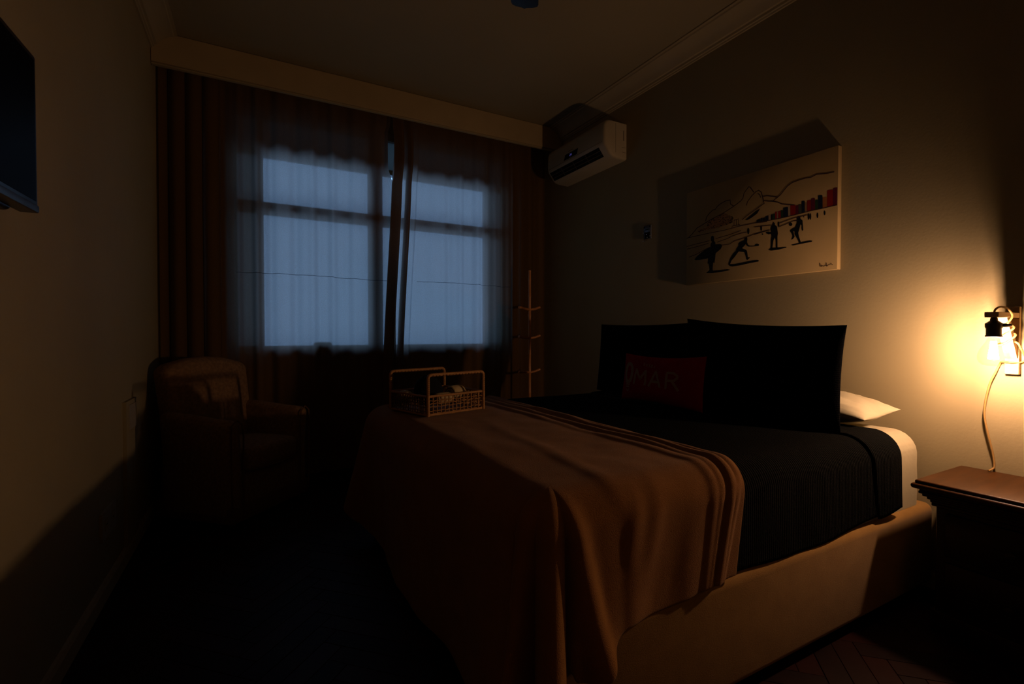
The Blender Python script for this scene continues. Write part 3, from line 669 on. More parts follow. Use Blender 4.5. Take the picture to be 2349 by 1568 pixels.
POLYS=[('k', [(0.206, 0.461), (0.211, 0.48), (0.22, 0.482), (0.23, 0.471), (0.232, 0.451), (0.232, 0.425), (0.242, 0.409), (0.243, 0.387), (0.278, 0.383), (0.289, 0.376), (0.294, 0.356), (0.284, 0.331), (0.245, 0.296), (0.241, 0.242), (0.236, 0.195), (0.226, 0.208), (0.222, 0.139), (0.225, 0.123), (0.291, 0.119), (0.334, 0.118), (0.358, 0.109), (0.334, 0.102), (0.277, 0.099), (0.221, 0.098), (0.174, 0.106), (0.171, 0.112), (0.193, 0.129), (0.197, 0.143), (0.188, 0.201), (0.18, 0.204), (0.185, 0.257), (0.117, 0.255), (0.083, 0.258), (0.071, 0.268), (0.086, 0.29), (0.117, 0.321), (0.161, 0.355), (0.202, 0.369), (0.205, 0.402), (0.215, 0.42), (0.206, 0.435)]), ('k', [(0.457, 0.391), (0.462, 0.402), (0.475, 0.399), (0.477, 0.379), (0.474, 0.352), (0.483, 0.323), (0.495, 0.313), (0.526, 0.305), (0.531, 0.317), (0.546, 0.319), (0.556, 0.309), (0.553, 0.297), (0.534, 0.298), (0.512, 0.3), (0.483, 0.306), (0.473, 0.318), (0.465, 0.334), (0.453, 0.316), (0.44, 0.302), (0.448, 0.295), (0.47, 0.279), (0.476, 0.259), (0.481, 0.206), (0.493, 0.203), (0.496, 0.198), (0.476, 0.179), (0.471, 0.191), (0.466, 0.223), (0.456, 0.26), (0.417, 0.275), (0.405, 0.257), (0.389, 0.229), (0.366, 0.198), (0.355, 0.165), (0.384, 0.159), (0.449, 0.164), (0.51, 0.169), (0.546, 0.167), (0.556, 0.16), (0.551, 0.15), (0.498, 0.147), (0.423, 0.138), (0.371, 0.138), (0.353, 0.145), (0.342, 0.165), (0.345, 0.181), (0.358, 0.228), (0.376, 0.264), (0.397, 0.287), (0.399, 0.304), (0.415, 0.332), (0.413, 0.354), (0.425, 0.368), (0.452, 0.375)]), ('k', [(0.614, 0.245), (0.63, 0.259), (0.666, 0.254), (0.726, 0.246), (0.725, 0.239), (0.68, 0.232), (0.632, 0.233)]), ('k', [(0.639, 0.471), (0.646, 0.492), (0.654, 0.476), (0.655, 0.461), (0.667, 0.443), (0.674, 0.381), (0.671, 0.352), (0.672, 0.246), (0.663, 0.248), (0.661, 0.319), (0.655, 0.348), (0.647, 0.323), (0.64, 0.251), (0.63, 0.254), (0.631, 0.337), (0.635, 0.366), (0.631, 0.388), (0.617, 0.386), (0.598, 0.402), (0.603, 0.413), (0.617, 0.411), (0.631, 0.402), (0.628, 0.439), (0.632, 0.455)]), ('k', [(0.783, 0.485), (0.79, 0.497), (0.803, 0.491), (0.805, 0.469), (0.816, 0.451), (0.821, 0.368), (0.816, 0.36), (0.811, 0.376), (0.811, 0.409), (0.805, 0.421), (0.799, 0.379), (0.793, 0.352), (0.796, 0.323), (0.808, 0.267), (0.858, 0.268), (0.872, 0.262), (0.867, 0.254), (0.812, 0.251), (0.765, 0.248), (0.754, 0.254), (0.762, 0.259), (0.797, 0.262), (0.793, 0.285), (0.772, 0.344), (0.772, 0.368), (0.764, 0.375), (0.769, 0.344), (0.773, 0.324), (0.765, 0.307), (0.755, 0.3), (0.755, 0.309), (0.761, 0.327), (0.758, 0.348), (0.745, 0.38), (0.751, 0.393), (0.774, 0.404), (0.784, 0.441)]), ('k', [(0.759, 0.435), (0.757, 0.426), (0.752, 0.422), (0.745, 0.424), (0.74, 0.431), (0.738, 0.441), (0.74, 0.45), (0.745, 0.454), (0.752, 0.452), (0.757, 0.445)]), ('k', [(0.582, 0.398), (0.581, 0.394), (0.578, 0.392), (0.575, 0.393), (0.573, 0.396), (0.572, 0.4), (0.573, 0.404), (0.575, 0.406), (0.578, 0.405), (0.581, 0.402)]), ('k', [(0.826, 0.479), (0.825, 0.476), (0.824, 0.475), (0.822, 0.476), (0.82, 0.478), (0.819, 0.481), (0.82, 0.483), (0.822, 0.485), (0.823, 0.484), (0.825, 0.482)]), ('k', [(0.574, 0.455), (0.573, 0.44), (0.57, 0.431), (0.567, 0.432), (0.564, 0.442), (0.563, 0.458), (0.564, 0.473), (0.567, 0.481), (0.57, 0.48), (0.573, 0.47)]), ('k', [(0.682, 0.46), (0.682, 0.448), (0.679, 0.44), (0.676, 0.441), (0.673, 0.45), (0.672, 0.464), (0.673, 0.476), (0.676, 0.484), (0.679, 0.483), (0.681, 0.474)]), ('k', [(0.854, 0.472), (0.853, 0.455), (0.851, 0.445), (0.848, 0.446), (0.846, 0.457), (0.845, 0.475), (0.845, 0.492), (0.847, 0.502), (0.85, 0.501), (0.853, 0.49)]), ('k', [(0.864, 0.469), (0.863, 0.452), (0.861, 0.442), (0.858, 0.443), (0.856, 0.454), (0.855, 0.472), (0.856, 0.488), (0.858, 0.498), (0.861, 0.497), (0.863, 0.486)]), ('k', [(0.902, 0.466), (0.901, 0.452), (0.899, 0.445), (0.896, 0.445), (0.894, 0.455), (0.893, 0.469), (0.894, 0.482), (0.896, 0.49), (0.899, 0.489), (0.901, 0.48)]), ('k', [(0.939, 0.474), (0.938, 0.463), (0.936, 0.457), (0.933, 0.458), (0.931, 0.465), (0.93, 0.477), (0.931, 0.488), (0.933, 0.494), (0.936, 0.493), (0.938, 0.486)]), ('k', [(0.49, 0.452), (0.489, 0.434), (0.485, 0.424), (0.481, 0.425), (0.477, 0.437), (0.475, 0.456), (0.477, 0.474), (0.48, 0.484), (0.485, 0.483), (0.489, 0.47)]), ('v', [(0.175, 0.624), (0.219, 0.657), (0.304, 0.685), (0.349, 0.645), (0.375, 0.622), (0.371, 0.569), (0.32, 0.56), (0.235, 0.55), (0.167, 0.559), (0.114, 0.548), (0.097, 0.561), (0.126, 0.576), (0.171, 0.579)]), ('k', [(0.46, 0.566), (0.491, 0.594), (0.531, 0.628), (0.56, 0.641), (0.541, 0.601), (0.501, 0.572), (0.474, 0.561)]), ('k', [(0.537, 0.519), (0.537, 0.539), (0.542, 0.542), (0.558, 0.547), (0.563, 0.543), (0.563, 0.517)]), ('n', [(0.565, 0.517), (0.564, 0.546), (0.567, 0.55), (0.574, 0.552), (0.577, 0.548), (0.577, 0.517)]), ('k', [(0.579, 0.516), (0.579, 0.544), (0.581, 0.548), (0.589, 0.55), (0.591, 0.546), (0.591, 0.515)]), ('n', [(0.593, 0.515), (0.593, 0.555), (0.597, 0.558), (0.61, 0.561), (0.614, 0.557), (0.614, 0.514)]), ('w', [(0.615, 0.515), (0.615, 0.561), (0.618, 0.564), (0.625, 0.564), (0.628, 0.56), (0.628, 0.515)]), ('k', [(0.629, 0.514), (0.629, 0.559), (0.631, 0.562), (0.637, 0.565), (0.638, 0.562), (0.639, 0.514)]), ('g', [(0.64, 0.515), (0.64, 0.56), (0.642, 0.563), (0.651, 0.565), (0.654, 0.561), (0.654, 0.514)]), ('r', [(0.655, 0.515), (0.655, 0.575), (0.657, 0.579), (0.664, 0.579), (0.666, 0.575), (0.666, 0.515)]), ('w', [(0.667, 0.515), (0.667, 0.574), (0.668, 0.577), (0.671, 0.578), (0.673, 0.575), (0.673, 0.515)]), ('r', [(0.674, 0.515), (0.674, 0.574), (0.677, 0.577), (0.686, 0.577), (0.689, 0.573), (0.69, 0.514)]), ('g', [(0.691, 0.514), (0.69, 0.576), (0.693, 0.579), (0.7, 0.579), (0.703, 0.575), (0.703, 0.513)]), ('n', [(0.704, 0.514), (0.704, 0.596), (0.709, 0.598), (0.726, 0.598), (0.732, 0.593), (0.733, 0.514)]), ('w', [(0.734, 0.513), (0.733, 0.608), (0.735, 0.611), (0.743, 0.611), (0.745, 0.607), (0.746, 0.513)]), ('r', [(0.747, 0.514), (0.747, 0.605), (0.752, 0.607), (0.77, 0.603), (0.776, 0.598), (0.776, 0.514)]), ('p', [(0.778, 0.515), (0.777, 0.587), (0.78, 0.59), (0.788, 0.592), (0.791, 0.588), (0.792, 0.515)]), ('b', [(0.793, 0.515), (0.793, 0.594), (0.796, 0.596), (0.805, 0.595), (0.808, 0.591), (0.809, 0.515)]), ('n', [(0.811, 0.516), (0.81, 0.615), (0.813, 0.618), (0.823, 0.617), (0.827, 0.613), (0.827, 0.516)]), ('t', [(0.829, 0.516), (0.828, 0.595), (0.831, 0.598), (0.837, 0.598), (0.839, 0.595), (0.84, 0.516)]), ('r', [(0.841, 0.516), (0.841, 0.61), (0.845, 0.612), (0.856, 0.612), (0.86, 0.608), (0.861, 0.517)]), ('p', [(0.862, 0.517), (0.862, 0.618), (0.866, 0.62), (0.878, 0.62), (0.882, 0.616), (0.883, 0.517)]), ('g', [(0.885, 0.518), (0.884, 0.598), (0.887, 0.601), (0.895, 0.6), (0.898, 0.596), (0.898, 0.518)]), ('n', [(0.9, 0.518), (0.899, 0.63), (0.904, 0.632), (0.917, 0.629), (0.922, 0.624), (0.923, 0.517)]), ('o', [(0.924, 0.518), (0.923, 0.604), (0.928, 0.606), (0.941, 0.604), (0.946, 0.599), (0.946, 0.518)]), ('r', [(0.947, 0.519), (0.946, 0.655), (0.952, 0.656), (0.97, 0.654), (0.975, 0.649), (0.976, 0.519)]), ('p', [(0.977, 0.519), (0.976, 0.659), (0.981, 0.661), (0.996, 0.661), (1.001, 0.656), (1.002, 0.52)])]

names = dict(k='silhouette', v='drawn_shrubs')
for col, pts in POLYS:
    m2 = MATS['ink_black'] if col == 'k' else MATS['ink_'+col]
    tri = tessellate_polygon([[Vector((s, t, 0)) for s, t in pts]])
    build(names.get(col, 'drawn_building'), M().add([PS(s, t) for s, t in pts], tri), m2, pic, sm=0)
for wd, pts in LINES:
    mb = M(); vs = []; n = len(pts)
    for i, p in enumerate(pts):
        q0, q1 = pts[max(0, i-1)], pts[min(n-1, i+1)]; dx, dy = (q1[0]-q0[0])*.895, (q1[1]-q0[1])*.582; l = math.hypot(dx, dy) or 1
        for s_ in (-1, 1): vs.append(PS(p[0]-s_*dy/l*wd*.62/.895, p[1]+s_*dx/l*wd*.62/.582, .0004))
    mb.add(vs, [(2*i, 2*i+1, 2*i+3, 2*i+2) for i in range(n-1)])
    build('drawn_line', mb, MATS['ink_line'], pic, sm=0)
random.seed(3); sh = M()
VP = [p for c_, p in POLYS if c_ == 'v'][0]
def inside(s, t):
    r = False
    for (a, b_), (c_, d_) in zip(VP, VP[1:]+VP[:1]):
        if (b_ > t) != (d_ > t) and s < (c_-a)*(t-b_)/(d_-b_)+a: r = not r
    return r
n_ = 0
while n_ < 190:
    s = random.uniform(min(p[0] for p in VP), max(p[0] for p in VP)); t = random.uniform(min(p[1] for p in VP), max(p[1] for p in VP))
    if not inside(s, t): continue
    n_ += 1
    a = random.uniform(0, PI); e = .0045
    p, q = (s-e*math.cos(a), t-e*1.5*math.sin(a)), (s+e*math.cos(a), t+e*1.5*math.sin(a))
    sh.add([PS(*p, .0003), PS(p[0]+.002, p[1]+.004, .0003), PS(*q, .0003), PS(q[0]-.002, q[1]-.004, .0003)], [(0,1,2,3)])
so_ = build('drawn_shrub_strokes', sh, MATS['ink_black'], pic, sm=0); so_['kind'] = 'stuff'

# ================================================================== AIR CONDITIONER
AY0, AY1 = 2.752, 3.512
ac = thing('air_conditioner', 'white split air conditioner mounted high on the right wall by the curtain', 'air conditioner', (2.40, 3.13, 2.33))
prf = [(0,2.604),(.150,2.604),(.176,2.600),(.194,2.586),(.203,2.562),(.206,2.520),(.206,2.440),(.200,2.418),(.150,2.356),(.130,2.344),(.100,2.338),(0,2.334)]
def acshell(y0, y1, sc, p=prf):
    n = len(p); vs = []; cz = 2.47
    sl = [(y0, .0), (y0+.004, .012), (y0+.012, .006), (y0+.026, 0.0)]
    prof_at = lambda ins: [(max(0, a-ins*(a > .02)), z - ins*(1 if z > cz else -1)*.6) for a, z in p]
    st_ = [(y0, .016), (y0+.005, .007), (y0+.014, .002), (y0+.03, 0), (y1-.03, 0), (y1-.014, .002), (y1-.005, .007), (y1, .016)]
    for y, ins in st_: vs += [(XR - a, y, z) for a, z in prof_at(ins)]
    m = len(st_)
    fs = [tuple(range(n)), tuple(range(m*n-1, (m-1)*n-1, -1))] + [(j*n+i, j*n+(i+1) % n, (j+1)*n+(i+1) % n, (j+1)*n+i) for j in range(m-1) for i in range(n)]
    return M().add(vs, fs)
sh_ = build('housing', acshell(AY0, AY1, 1), MATS['ac_plastic'], ac, sm=35)
def slab(a0_, z0_, a1_, z1_, y0, y1, th, lift):
    """box laid on the slanted front between two profile points"""
    d = Vector((-(a1_-a0_), 0, z1_-z0_)).normalized(); nn = Vector((d.z, 0, -d.x))
    if nn.x > 0: nn = -nn
    A, B = Vector((XR-a0_, 0, z0_)) + nn*lift, Vector((XR-a1_, 0, z1_)) + nn*lift
    vs = []
    for y in (y0, y1):
        for P in (A, B, B+nn*th, A+nn*th): vs.append((P.x, y, P.z))
    return M().add(vs, [(0,1,2,3),(7,6,5,4),(0,4,5,1),(1,5,6,2),(2,6,7,3),(3,7,4,0)])
vent = build('air_outlet', slab(.1985, 2.416, .1505, 2.3566, AY0+.075, AY1-.035, .0012, .0), MATS['ac_dark'], ac, sm=0)
for k in range(2):
    f = .33 + .34*k
    build('louvre', slab(.1985-.048*(f-.02), 2.416-.0594*(f-.02), .1985-.048*(f+.05), 2.416-.0594*(f+.05), AY0+.08, AY1-.04, .004, .001), MATS['ac_gap'], vent, sm=0)
for k in range(1, 4):
    y = AY0+.075 + (AY1-AY0-.11)*k/4
    build('vane', slab(.1965, 2.413, .152, 2.359, y, y+.004, .003, .001), MATS['ac_gap'], vent, sm=0)
dsp = build('display', M().prism([(3.262, 2.450), (3.085, 2.450), (3.070, 2.492), (3.240, 2.492)], XR-.2072, XR-.2045, 'yz'), MATS['ac_dark'], ac, sm=0)
SEG = {'2': 'abged', '1': 'bc'}
dg = M()
for ci, ch in enumerate('21'):
    yb = 3.176 - ci*.014; h = .008; w_ = .0075; z0 = 2.463
    R_ = dict(a=((0,2*h),(w_,2*h)), g=((0,h),(w_,h)), d=((0,0),(w_,0)), f=((0,h),(0,2*h)), e=((0,0),(0,h)), b=((w_,h),(w_,2*h)), c=((w_,0),(w_,h)))
    for sg in SEG[ch]:
        (p0, q0), (p1, q1) = R_[sg]; dg.tube([(XR-.2076, yb-p0, z0+q0), (XR-.2076, yb-p1, z0+q1)], .0009, 6)
build('digits', dg, MATS['led_blue'], dsp, sm=0, label='glowing blue violet digits')
gp = M().box(XR-.2066, XR-.2040, AY0+.03, AY1-.03, 2.4415, 2.4435)
build('panel_gap', gp, MATS['ac_gap'], ac, sm=0)
build('side_seam', M().box(XR-.104, XR-.102, AY0-.0006, AY0+.004, 2.372, 2.585), MATS['ac_gap'], ac, sm=0)
build('side_slot', M().box(XR-.030, XR-.024, AY0-.0006, AY0+.004, 2.47, 2.545), MATS['ac_gap'], ac, sm=0)
for z in (2.385, 2.42): build('side_clip', M().box(XR-.045, XR-.006, AY0-.0006, AY0+.004, z, z+.002), MATS['ac_gap'], ac, sm=0)
build('brand_mark', M().box(XR-.2068, XR-.2045, 3.140, 3.205, 2.506, 2.509), MATS['ac_gap'], ac, sm=0)

# ================================================================== SMALL GLOSSY WALL PLATE
wp = thing('wall_plate', 'small dark glossy wall plate with chrome pegs left of the picture', 'wall plate', (XR, 2.523, 1.70))
build('plate', M().rbox(XR-.010, XR, 2.488, 2.560, 1.712, 1.808, .007, 3), MATS['plate_grey'], wp)
build('inset', M().rbox(XR-.012, XR-.008, 2.499, 2.549, 1.716, 1.760, .001, 1), MATS['ac_dark'], wp)
build('slot', M().rbox(XR-.012, XR-.008, 2.503, 2.545, 1.776, 1.782, .001, 1), MATS['ac_dark'], wp)
for y in (2.550, 2.499): build('screw', M().tube([(XR-.009, y, 1.796), (XR-.0125, y, 1.796)], .0055, 14), MATS['ac_dark'], wp)
for y, z in ((2.551,1.758),(2.518,1.742),(2.512,1.722),(2.485,1.728),(2.554,1.700)):
    pg = build('peg', M().tube([(XR-.010, y, z), (XR-.020, y, z), (XR-.022, y, z-.001), (XR-.026, y, z-.001)], [.002,.002,.0035,.002], 12), MATS['chrome'], wp)
build('trim_wire', M().tube([(XR-.010, 2.560, 1.806), (XR-.011, 2.562, 1.76), (XR-.010, 2.556, 1.703), (XR-.006, 2.53, 1.705)], .0018, 8), MATS['chrome'], wp)

# ================================================================== TELEVISION
TA = math.radians(-1.9)
tv = thing('television', 'black flat television mounted on the left wall', 'television', (-.452, 1.632, 1.352), TA)
# local: y runs along the wall away from the camera (0 = far edge), x out into the room
TW_, TH = .655, .383
build('case', M().rbox(-.040, 0, -TW_, 0, 0, TH, .006, 2), MATS['tv_black'], tv)
build('bottom_rim', M().rbox(-.036, .003, -TW_, 0, -.003, .016, .004, 2), MATS['tv_rim'], tv)
build('screen', M().box(-.004, .0008, -TW_+.014, -.014, .024, TH-.014), MATS['tv_screen'], tv, sm=0)
build('back_bulge', M().rbox(-.058, -.03, -TW_+.05, -.05, -.012, TH*.6, .012, 3), MATS['tv_black'], tv)
build('wall_mount', M().box(-.068, -.05, -TW_*.65, -TW_*.35, .08, .25), MATS['tv_black'], tv, sm=0)

# ================================================================== ARMCHAIR
ch = thing('armchair', 'low upholstered armchair with speckled brown fabric in the corner by the curtain', 'armchair', (-.058, 3.335, 0), math.atan2(-.72, -.69))
F = MATS['chair_fabric']
build('base', M().rbox(-.285, .285, -.25, .255, .045, .30, .03, 4), F, ch)
build('skirt', M().rbox(-.300, .300, -.262, .268, .030, .125, .012, 3), MATS['chair_welt'], ch)
def cush(p):
    q = Vector(p); k = max(0, 1-(q.x/.24)**2)*max(0, 1-((q.y-.09)/.24)**2)
    if q.z > .36: q.z += .035*k
    if q.y > .2: q.y += .035*max(0, 1-(q.x/.23)**2)
    return q
sm_ = M(); bmt = bmesh.new()
def dense(x0, x1, y0, y1, z0, z1, r, fn, cuts=5):
    bm = bmesh.new(); bmesh.ops.create_cube(bm, size=1.0)
    for v in bm.verts: v.co = Vector(((x0+x1)/2+v.co.x*(x1-x0), (y0+y1)/2+v.co.y*(y1-y0), (z0+z1)/2+v.co.z*(z1-z0)))
    bmesh.ops.bevel(bm, geom=bm.edges[:], offset=r, segments=4, profile=.5, affect='EDGES')
    bmesh.ops.subdivide_edges(bm, edges=bm.edges[:], cuts=cuts, use_grid_fill=True); bm.verts.index_update()
    m = M().add([fn(v.co) for v in bm.verts], [[v.index for v in f.verts] for f in bm.faces]); bm.free(); return m
sc = build('seat_cushion', dense(-.205, .205, -.16, .265, .285, .405, .035, cush, 3), F, ch, sm=180)
build('cushion_welt', M().tube([(-.205,.262,.300),(-.1,.292,.298),(0,.300,.298),(.1,.292,.298),(.205,.262,.300)], .005, 8), MATS['chair_welt'], sc)
def backf(p):
    q = Vector(p); t = (q.z-.28)/.6
    q.y -= .085*t
    if q.z > .75: q.z += .045*max(0, 1-(q.x/.25)**2)
    q.x *= 1 + .05*t
    if q.y > -.20 and t > .1: q.y += .03*max(0, 1-(q.x/.24)**2)*math.sin(PI*min(1, t))
    return q
build('backrest', dense(-.285, .265, -.245, -.105, .26, .865, .05, backf, 3), F, ch, sm=180)
for sx in (-1, 1):
    def armf(p, sx=sx):
        q = Vector(p); t = (q.z-.04)/.55
        if q.z > .45: q.x += sx*.012; q.z -= .05*max(0, (-.02-q.y))*0 - .03*sstep(-.25, .25, q.y)*0
        q.z += (.03*sstep(.25, -.2, q.y) if q.z > .45 else 0)
        if t < .5: q.x -= sx*.004
        return q
    am = build('arm', dense(min(sx*.215, sx*.305), max(sx*.215, sx*.305), -.225, .268, .04, .585, .042, armf, 3), F, ch, sm=180)
    build('arm_panel_welt', M().tube([(sx*.225,.270,.06),(sx*.225,.272,.50),(sx*.235,.272,.56),(sx*.270,.272,.588),(sx*.305,.272,.56),(sx*.308,.272,.50),(sx*.300,.270,.06)], .0045, 8), MATS['chair_welt'], am)
    for y in (-.21, .22): build('leg', M().lathe([(.016,0),(.022,.035)], (sx*.25, y, 0), 12), MATS['dark_wood'], ch)

# ================================================================== BAMBOO COAT RACK
RX, RY = 2.094, 3.50
rk = thing('coat_rack', 'slender bamboo coat rack with paired pegs beside the air conditioner corner', 'coat rack', (RX, RY, 0))
zz = [0.03, .2, .38, .55, .72, .88, 1.04, 1.20, 1.36, 1.50, 1.583]
pp, rr = [], []
for i in range(len(zz)-1):
    for z, r in ((zz[i]+.004, .0148), (zz[i]+.012, .0128), (zz[i+1]-.012, .0126), (zz[i+1]-.004, .0146)): pp.append((RX, RY, z)); rr.append(r*(1-.12*z/1.6))
build('pole', M().tube(pp, rr, 14), MATS['bamboo'], rk)
for z in (1.250, 1.010, .722):
    build('peg', M().tube([(RX, RY, z), (RX-.065, RY-.03, z+.006), (RX-.135, RY-.055, z+.016)], [.0105,.010,.0115], 10), MATS['bamboo'], rk)
    build('peg', M().tube([(RX, RY, z), (RX+.05, RY-.005, z+.008), (RX+.095, RY-.012, z+.024)], [.0105,.010,.0115], 10), MATS['bamboo'], rk)
for k in range(3):
    q = 2*PI*k/3 + .4
    build('foot', M().tube([(RX, RY, .14), (RX+.10*math.cos(q), RY+.10*math.sin(q), .06), (RX+.19*math.cos(q), RY+.19*math.sin(q), .012)], .011, 10), MATS['bamboo'], rk)

# ================================================================== WICKER BASKET ON THE BLANKET
BZ = TOP + .034
bs = thing('wicker_basket', 'small open rattan basket with two square handles on the blanket', 'basket', (.684, 2.005, BZ), math.atan2(.27, .96))
BLX, BLY, BH, HH = .325, .31, .086, .180
build('bottom', M().box(.004, BLX-.004, .004, BLY-.004, .002, .008), MATS['rattan_dark'], bs, sm=0)
for yy in (0, BLY):
    pts = [(.004, yy, 0), (.004, yy, HH-.012), (.010, yy, HH-.003), (.018, yy, HH)] + [(.018+(BLX-.036)*k/14, yy, HH) for k in range(1, 14)] + [(BLX-.018, yy, HH), (BLX-.010, yy, HH-.003), (BLX-.004, yy, HH-.012), (BLX-.004, yy, 0)]
    h = build('handle', M().tube(pts, .0075, 10), MATS['rattan'], bs)
    wr_ = M()
    for k in range(16):
        x = .026 + (BLX-.052)*k/15; wr_.tube([(x, yy-.0085, HH-.004), (x+.003, yy, HH+.0088), (x+.006, yy+.0085, HH-.002), (x+.004, yy, HH-.0088), (x, yy-.0085, HH-.004)], .0016, 5)
    for xx in (.004, BLX-.004):
        for k in range(9):
            z = .09 + k*.009; wr_.tube([(xx-.0082, yy, z), (xx, yy-.0084, z+.002), (xx+.0082, yy, z+.004), (xx, yy+.0084, z+.002), (xx-.0082, yy, z)], .0013, 5)
    wo = build('handle_wrapping', wr_, MATS['rattan_dark'], h); wo['kind'] = 'stuff'
def weave(ax):
    Ln = BLX if ax in (0, 1) else BLY; mb = M()
    def P(t, z, d):
        if ax == 0: return (t, d, z)
        if ax == 1: return (t, BLY-d, z)
        if ax == 2: return (d, t, z)
        return (BLX-d, t, z)
    n = 14
    for k in range(n+1):
        t = .012 + (Ln-.024)*k/n; mb.tube([P(t, .002, .004), P(t, BH, .004)], .0030, 6)
    for i, z in enumerate((.010,.022,.040,.054,.066)):
        mb.tube([P(.006+(Ln-.012)*q/42, z + .0015*math.sin(q*1.7+i), .004 + .0042*math.sin(PI*(q/42*n) + (PI if i % 2 else 0))) for q in range(43)], .0022, 5)
    return mb
for ax in range(4):
    wv = build('woven_side', weave(ax), MATS['rattan'] if ax in (0, 3) else MATS['rattan_dark'], bs, sm=60); wv['kind'] = 'stuff'
    Ln = BLX if ax < 2 else BLY
    a, b = {0: ((.004,.003),(BLX-.004,.003)), 1: ((.004,BLY-.003),(BLX-.004,BLY-.003)), 2: ((.003,.004),(.003,BLY-.004)), 3: ((BLX-.003,.004),(BLX-.003,BLY-.004))}[ax]
    for z in (.005, BH): build('rim', M().tube([(a[0]+(b[0]-a[0])*q/16, a[1]+(b[1]-a[1])*q/16, z) for q in range(17)], [.0058 if q % 2 else .0048 for q in range(17)], 8), MATS['rattan'], bs)
# what lies in the basket
ca, sa = math.cos(math.atan2(.27,.96)), math.sin(math.atan2(.27,.96))
def bpos(x, y, z): return (.684 + x*ca - y*sa, 2.005 + x*sa + y*ca, BZ + z)
def roll(x0, y0, x1, y1, r, z, seed):
    """a rolled cloth: spiral section drawn out along its length with soft ends"""
    A, B = Vector(bpos(x0, y0, z)), Vector(bpos(x1, y1, z)); d = (B-A).normalized(); s_ = d.cross(Vector((0,0,1))).normalized(); up = Vector((0,0,1))
    mb = M(); n, m = 40, 12
    def fn(u, v):
        q = u*2*PI*2.6; rad = r*(.30 + .70*u) + .002*noise.noise((u*9, v*4, seed))
        e = 1 - .18*abs(2*v-1)**4
        return A + (B-A)*v + (s_*math.cos(q) + up*math.sin(q)*.92)*rad*e
    return mb.grid(fn, 80, m)
for (x0,y0,x1,y1,r,z,sd,lab) in ((.035,.20,.055,.28,.034,.064,1,'cream rolled cloth at the left end of the rattan basket'),
                                 (.075,.045,.160,.045,.034,.064,2,'cream rolled cloth in the middle of the basket behind the front handle'),
                                 (.205,.11,.290,.13,.042,.076,3,'cream rolled cloth standing highest at the right end of the basket')):
    o = build('rolled_cloth', roll(x0,y0,x1,y1,r,z,sd), MATS['towel'], None, sm=180, label=lab, cat='cloth', group='cloths in the basket')
    md = o.modifiers.new('thickness', 'SOLIDIFY'); md.thickness = .004
bg_ = M(); c0 = Vector(bpos(.125, .175, .086))
def bag(u, v):
    th = 2*PI*u; ph = -PI/2 + PI*v
    k = 1 + .10*noise.noise((math.cos(th)*1.5, math.sin(th)*1.5, v*3))
    x, y, z = .070*math.cos(ph)*math.cos(th), .066*math.cos(ph)*math.sin(th), .076*math.sin(ph)
    z = max(z, -.058)
    return c0 + Vector((x*ca - y*sa, x*sa + y*ca, z))*k
build('drawstring_pouch', bg_.grid(bag, 36, 20), MATS['black_cloth'], None, sm=180, weld=True, label='black rounded cloth pouch standing in the rattan basket', cat='pouch')

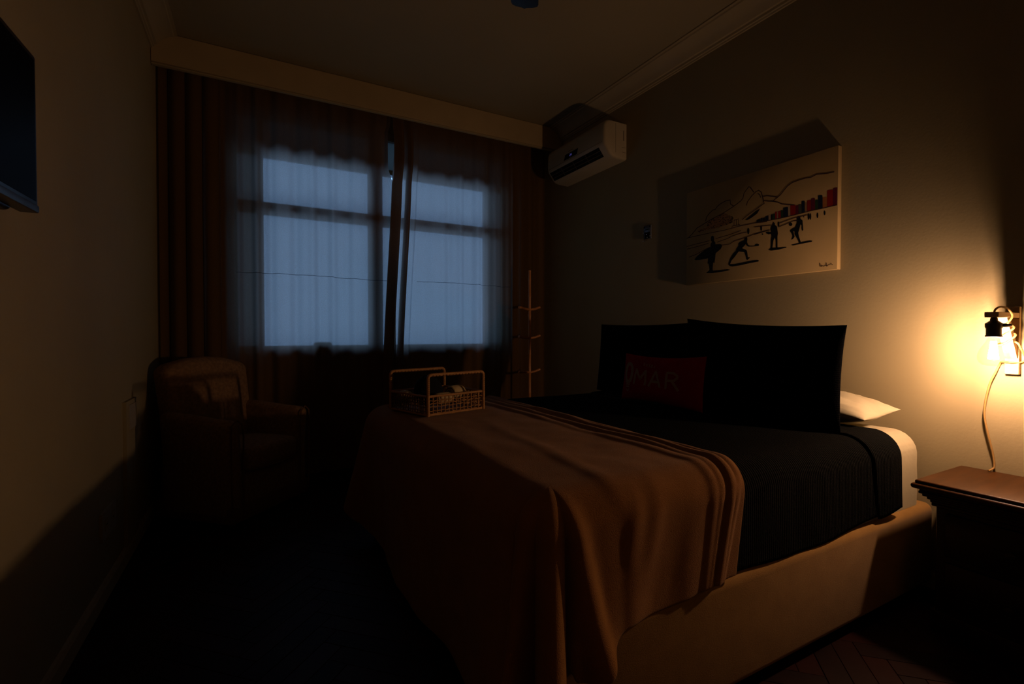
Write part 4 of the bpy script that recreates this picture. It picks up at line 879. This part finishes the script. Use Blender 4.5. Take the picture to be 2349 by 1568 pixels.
# ================================================================== CEILING FAN (one blade tip reaches into the frame)
fx, fy, fz = .845, 1.455, 2.552
fan = thing('ceiling_fan', 'black ceiling fan with one blade tip showing at the top edge', 'ceiling fan', (fx, fy, fz-.06))
build('canopy', M().lathe([(.02,2.78),(.06,2.80),(.065,CEIL)], (fx, fy, 0), 24), MATS['fan_black'], fan)
build('downrod', M().lathe([(.011,2.60),(.011,2.80)], (fx, fy, 0), 12), MATS['fan_black'], fan)
build('motor', M().lathe([(.03,2.50),(.085,2.51),(.105,2.54),(.105,2.58),(.08,2.605),(.02,2.615)], (fx, fy, 0), 28), MATS['fan_black'], fan)
ang0 = math.atan2(1.950-fy, 1.138-fx)
for k in range(4):
    a = ang0 + k*PI/2; cA, sA = math.cos(a), math.sin(a)
    out = [(.14,-.045),(.30,-.058),(.545,-.064),(.562,-.058),(.570,-.040),(.576,-.008),(.584,0),(.577,.010),(.570,.042),(.562,.056),(.545,.062),(.30,.056),(.14,.045)]
    tl = math.radians(7); vs = []
    for dz in (0, .006):
        for r, s in out: vs.append((fx + r*cA - s*math.cos(tl)*sA, fy + r*sA + s*math.cos(tl)*cA, fz + dz + s*math.sin(tl)))
    n = len(out)
    bl_ = build('blade', M().add(vs, [tuple(range(n)), tuple(range(2*n-1, n-1, -1))] + [(i, (i+1) % n, (i+1) % n+n, i+n) for i in range(n)]), MATS['fan_black'], fan, sm=0)
    build('blade_arm', M().tube([(fx+.09*cA, fy+.09*sA, fz), (fx+.17*cA, fy+.17*sA, fz+.004)], .009, 8), MATS['fan_black'], bl_)

# ================================================================== FITTINGS ON THE LEFT WALL
def lw(y, d): return xl(y) + d
cb = thing('cable_duct', 'flat painted duct box on the left wall behind the armchair', 'wall duct', (lw(2.9, .01), 2.90, .07))
def wallbox(y0, y1, z0, z1, d0, d1):
    return M().add([(lw(y0,d0),y0,z0),(lw(y1,d0),y1,z0),(lw(y1,d1),y1,z0),(lw(y0,d1),y0,z0),(lw(y0,d0),y0,z1),(lw(y1,d0),y1,z1),(lw(y1,d1),y1,z1),(lw(y0,d1),y0,z1)],
                   [(0,3,2,1),(4,5,6,7),(0,1,5,4),(1,2,6,5),(2,3,7,6),(3,0,4,7)])
build('duct', wallbox(2.79, 3.02, .072, .735, 0.0, .014), MATS['wall_paint'], cb, sm=0)
build('cover_plate', wallbox(2.83, 2.97, .60, .715, .012, .019), MATS['switch_plastic'], cb, sm=0)
ot = thing('wall_outlet', 'double wall outlet low on the left wall above the baseboard', 'outlet', (lw(2.5, .005), 2.50, .24))
build('outlet_plate', wallbox(2.405, 2.615, .235, .345, 0.0, .009), MATS['switch_plastic'], ot, sm=0)
for y in (2.46, 2.56):
    so2 = build('socket_insert', wallbox(y-.022, y+.022, .268, .312, .008, .011), MATS['trim_paint'], ot, sm=0)
    for dy in (-.009, 0, .009): build('hole', wallbox(y+dy-.002, y+dy+.002, .288, .292, .0105, .0118), MATS['ac_dark'], so2, sm=0)
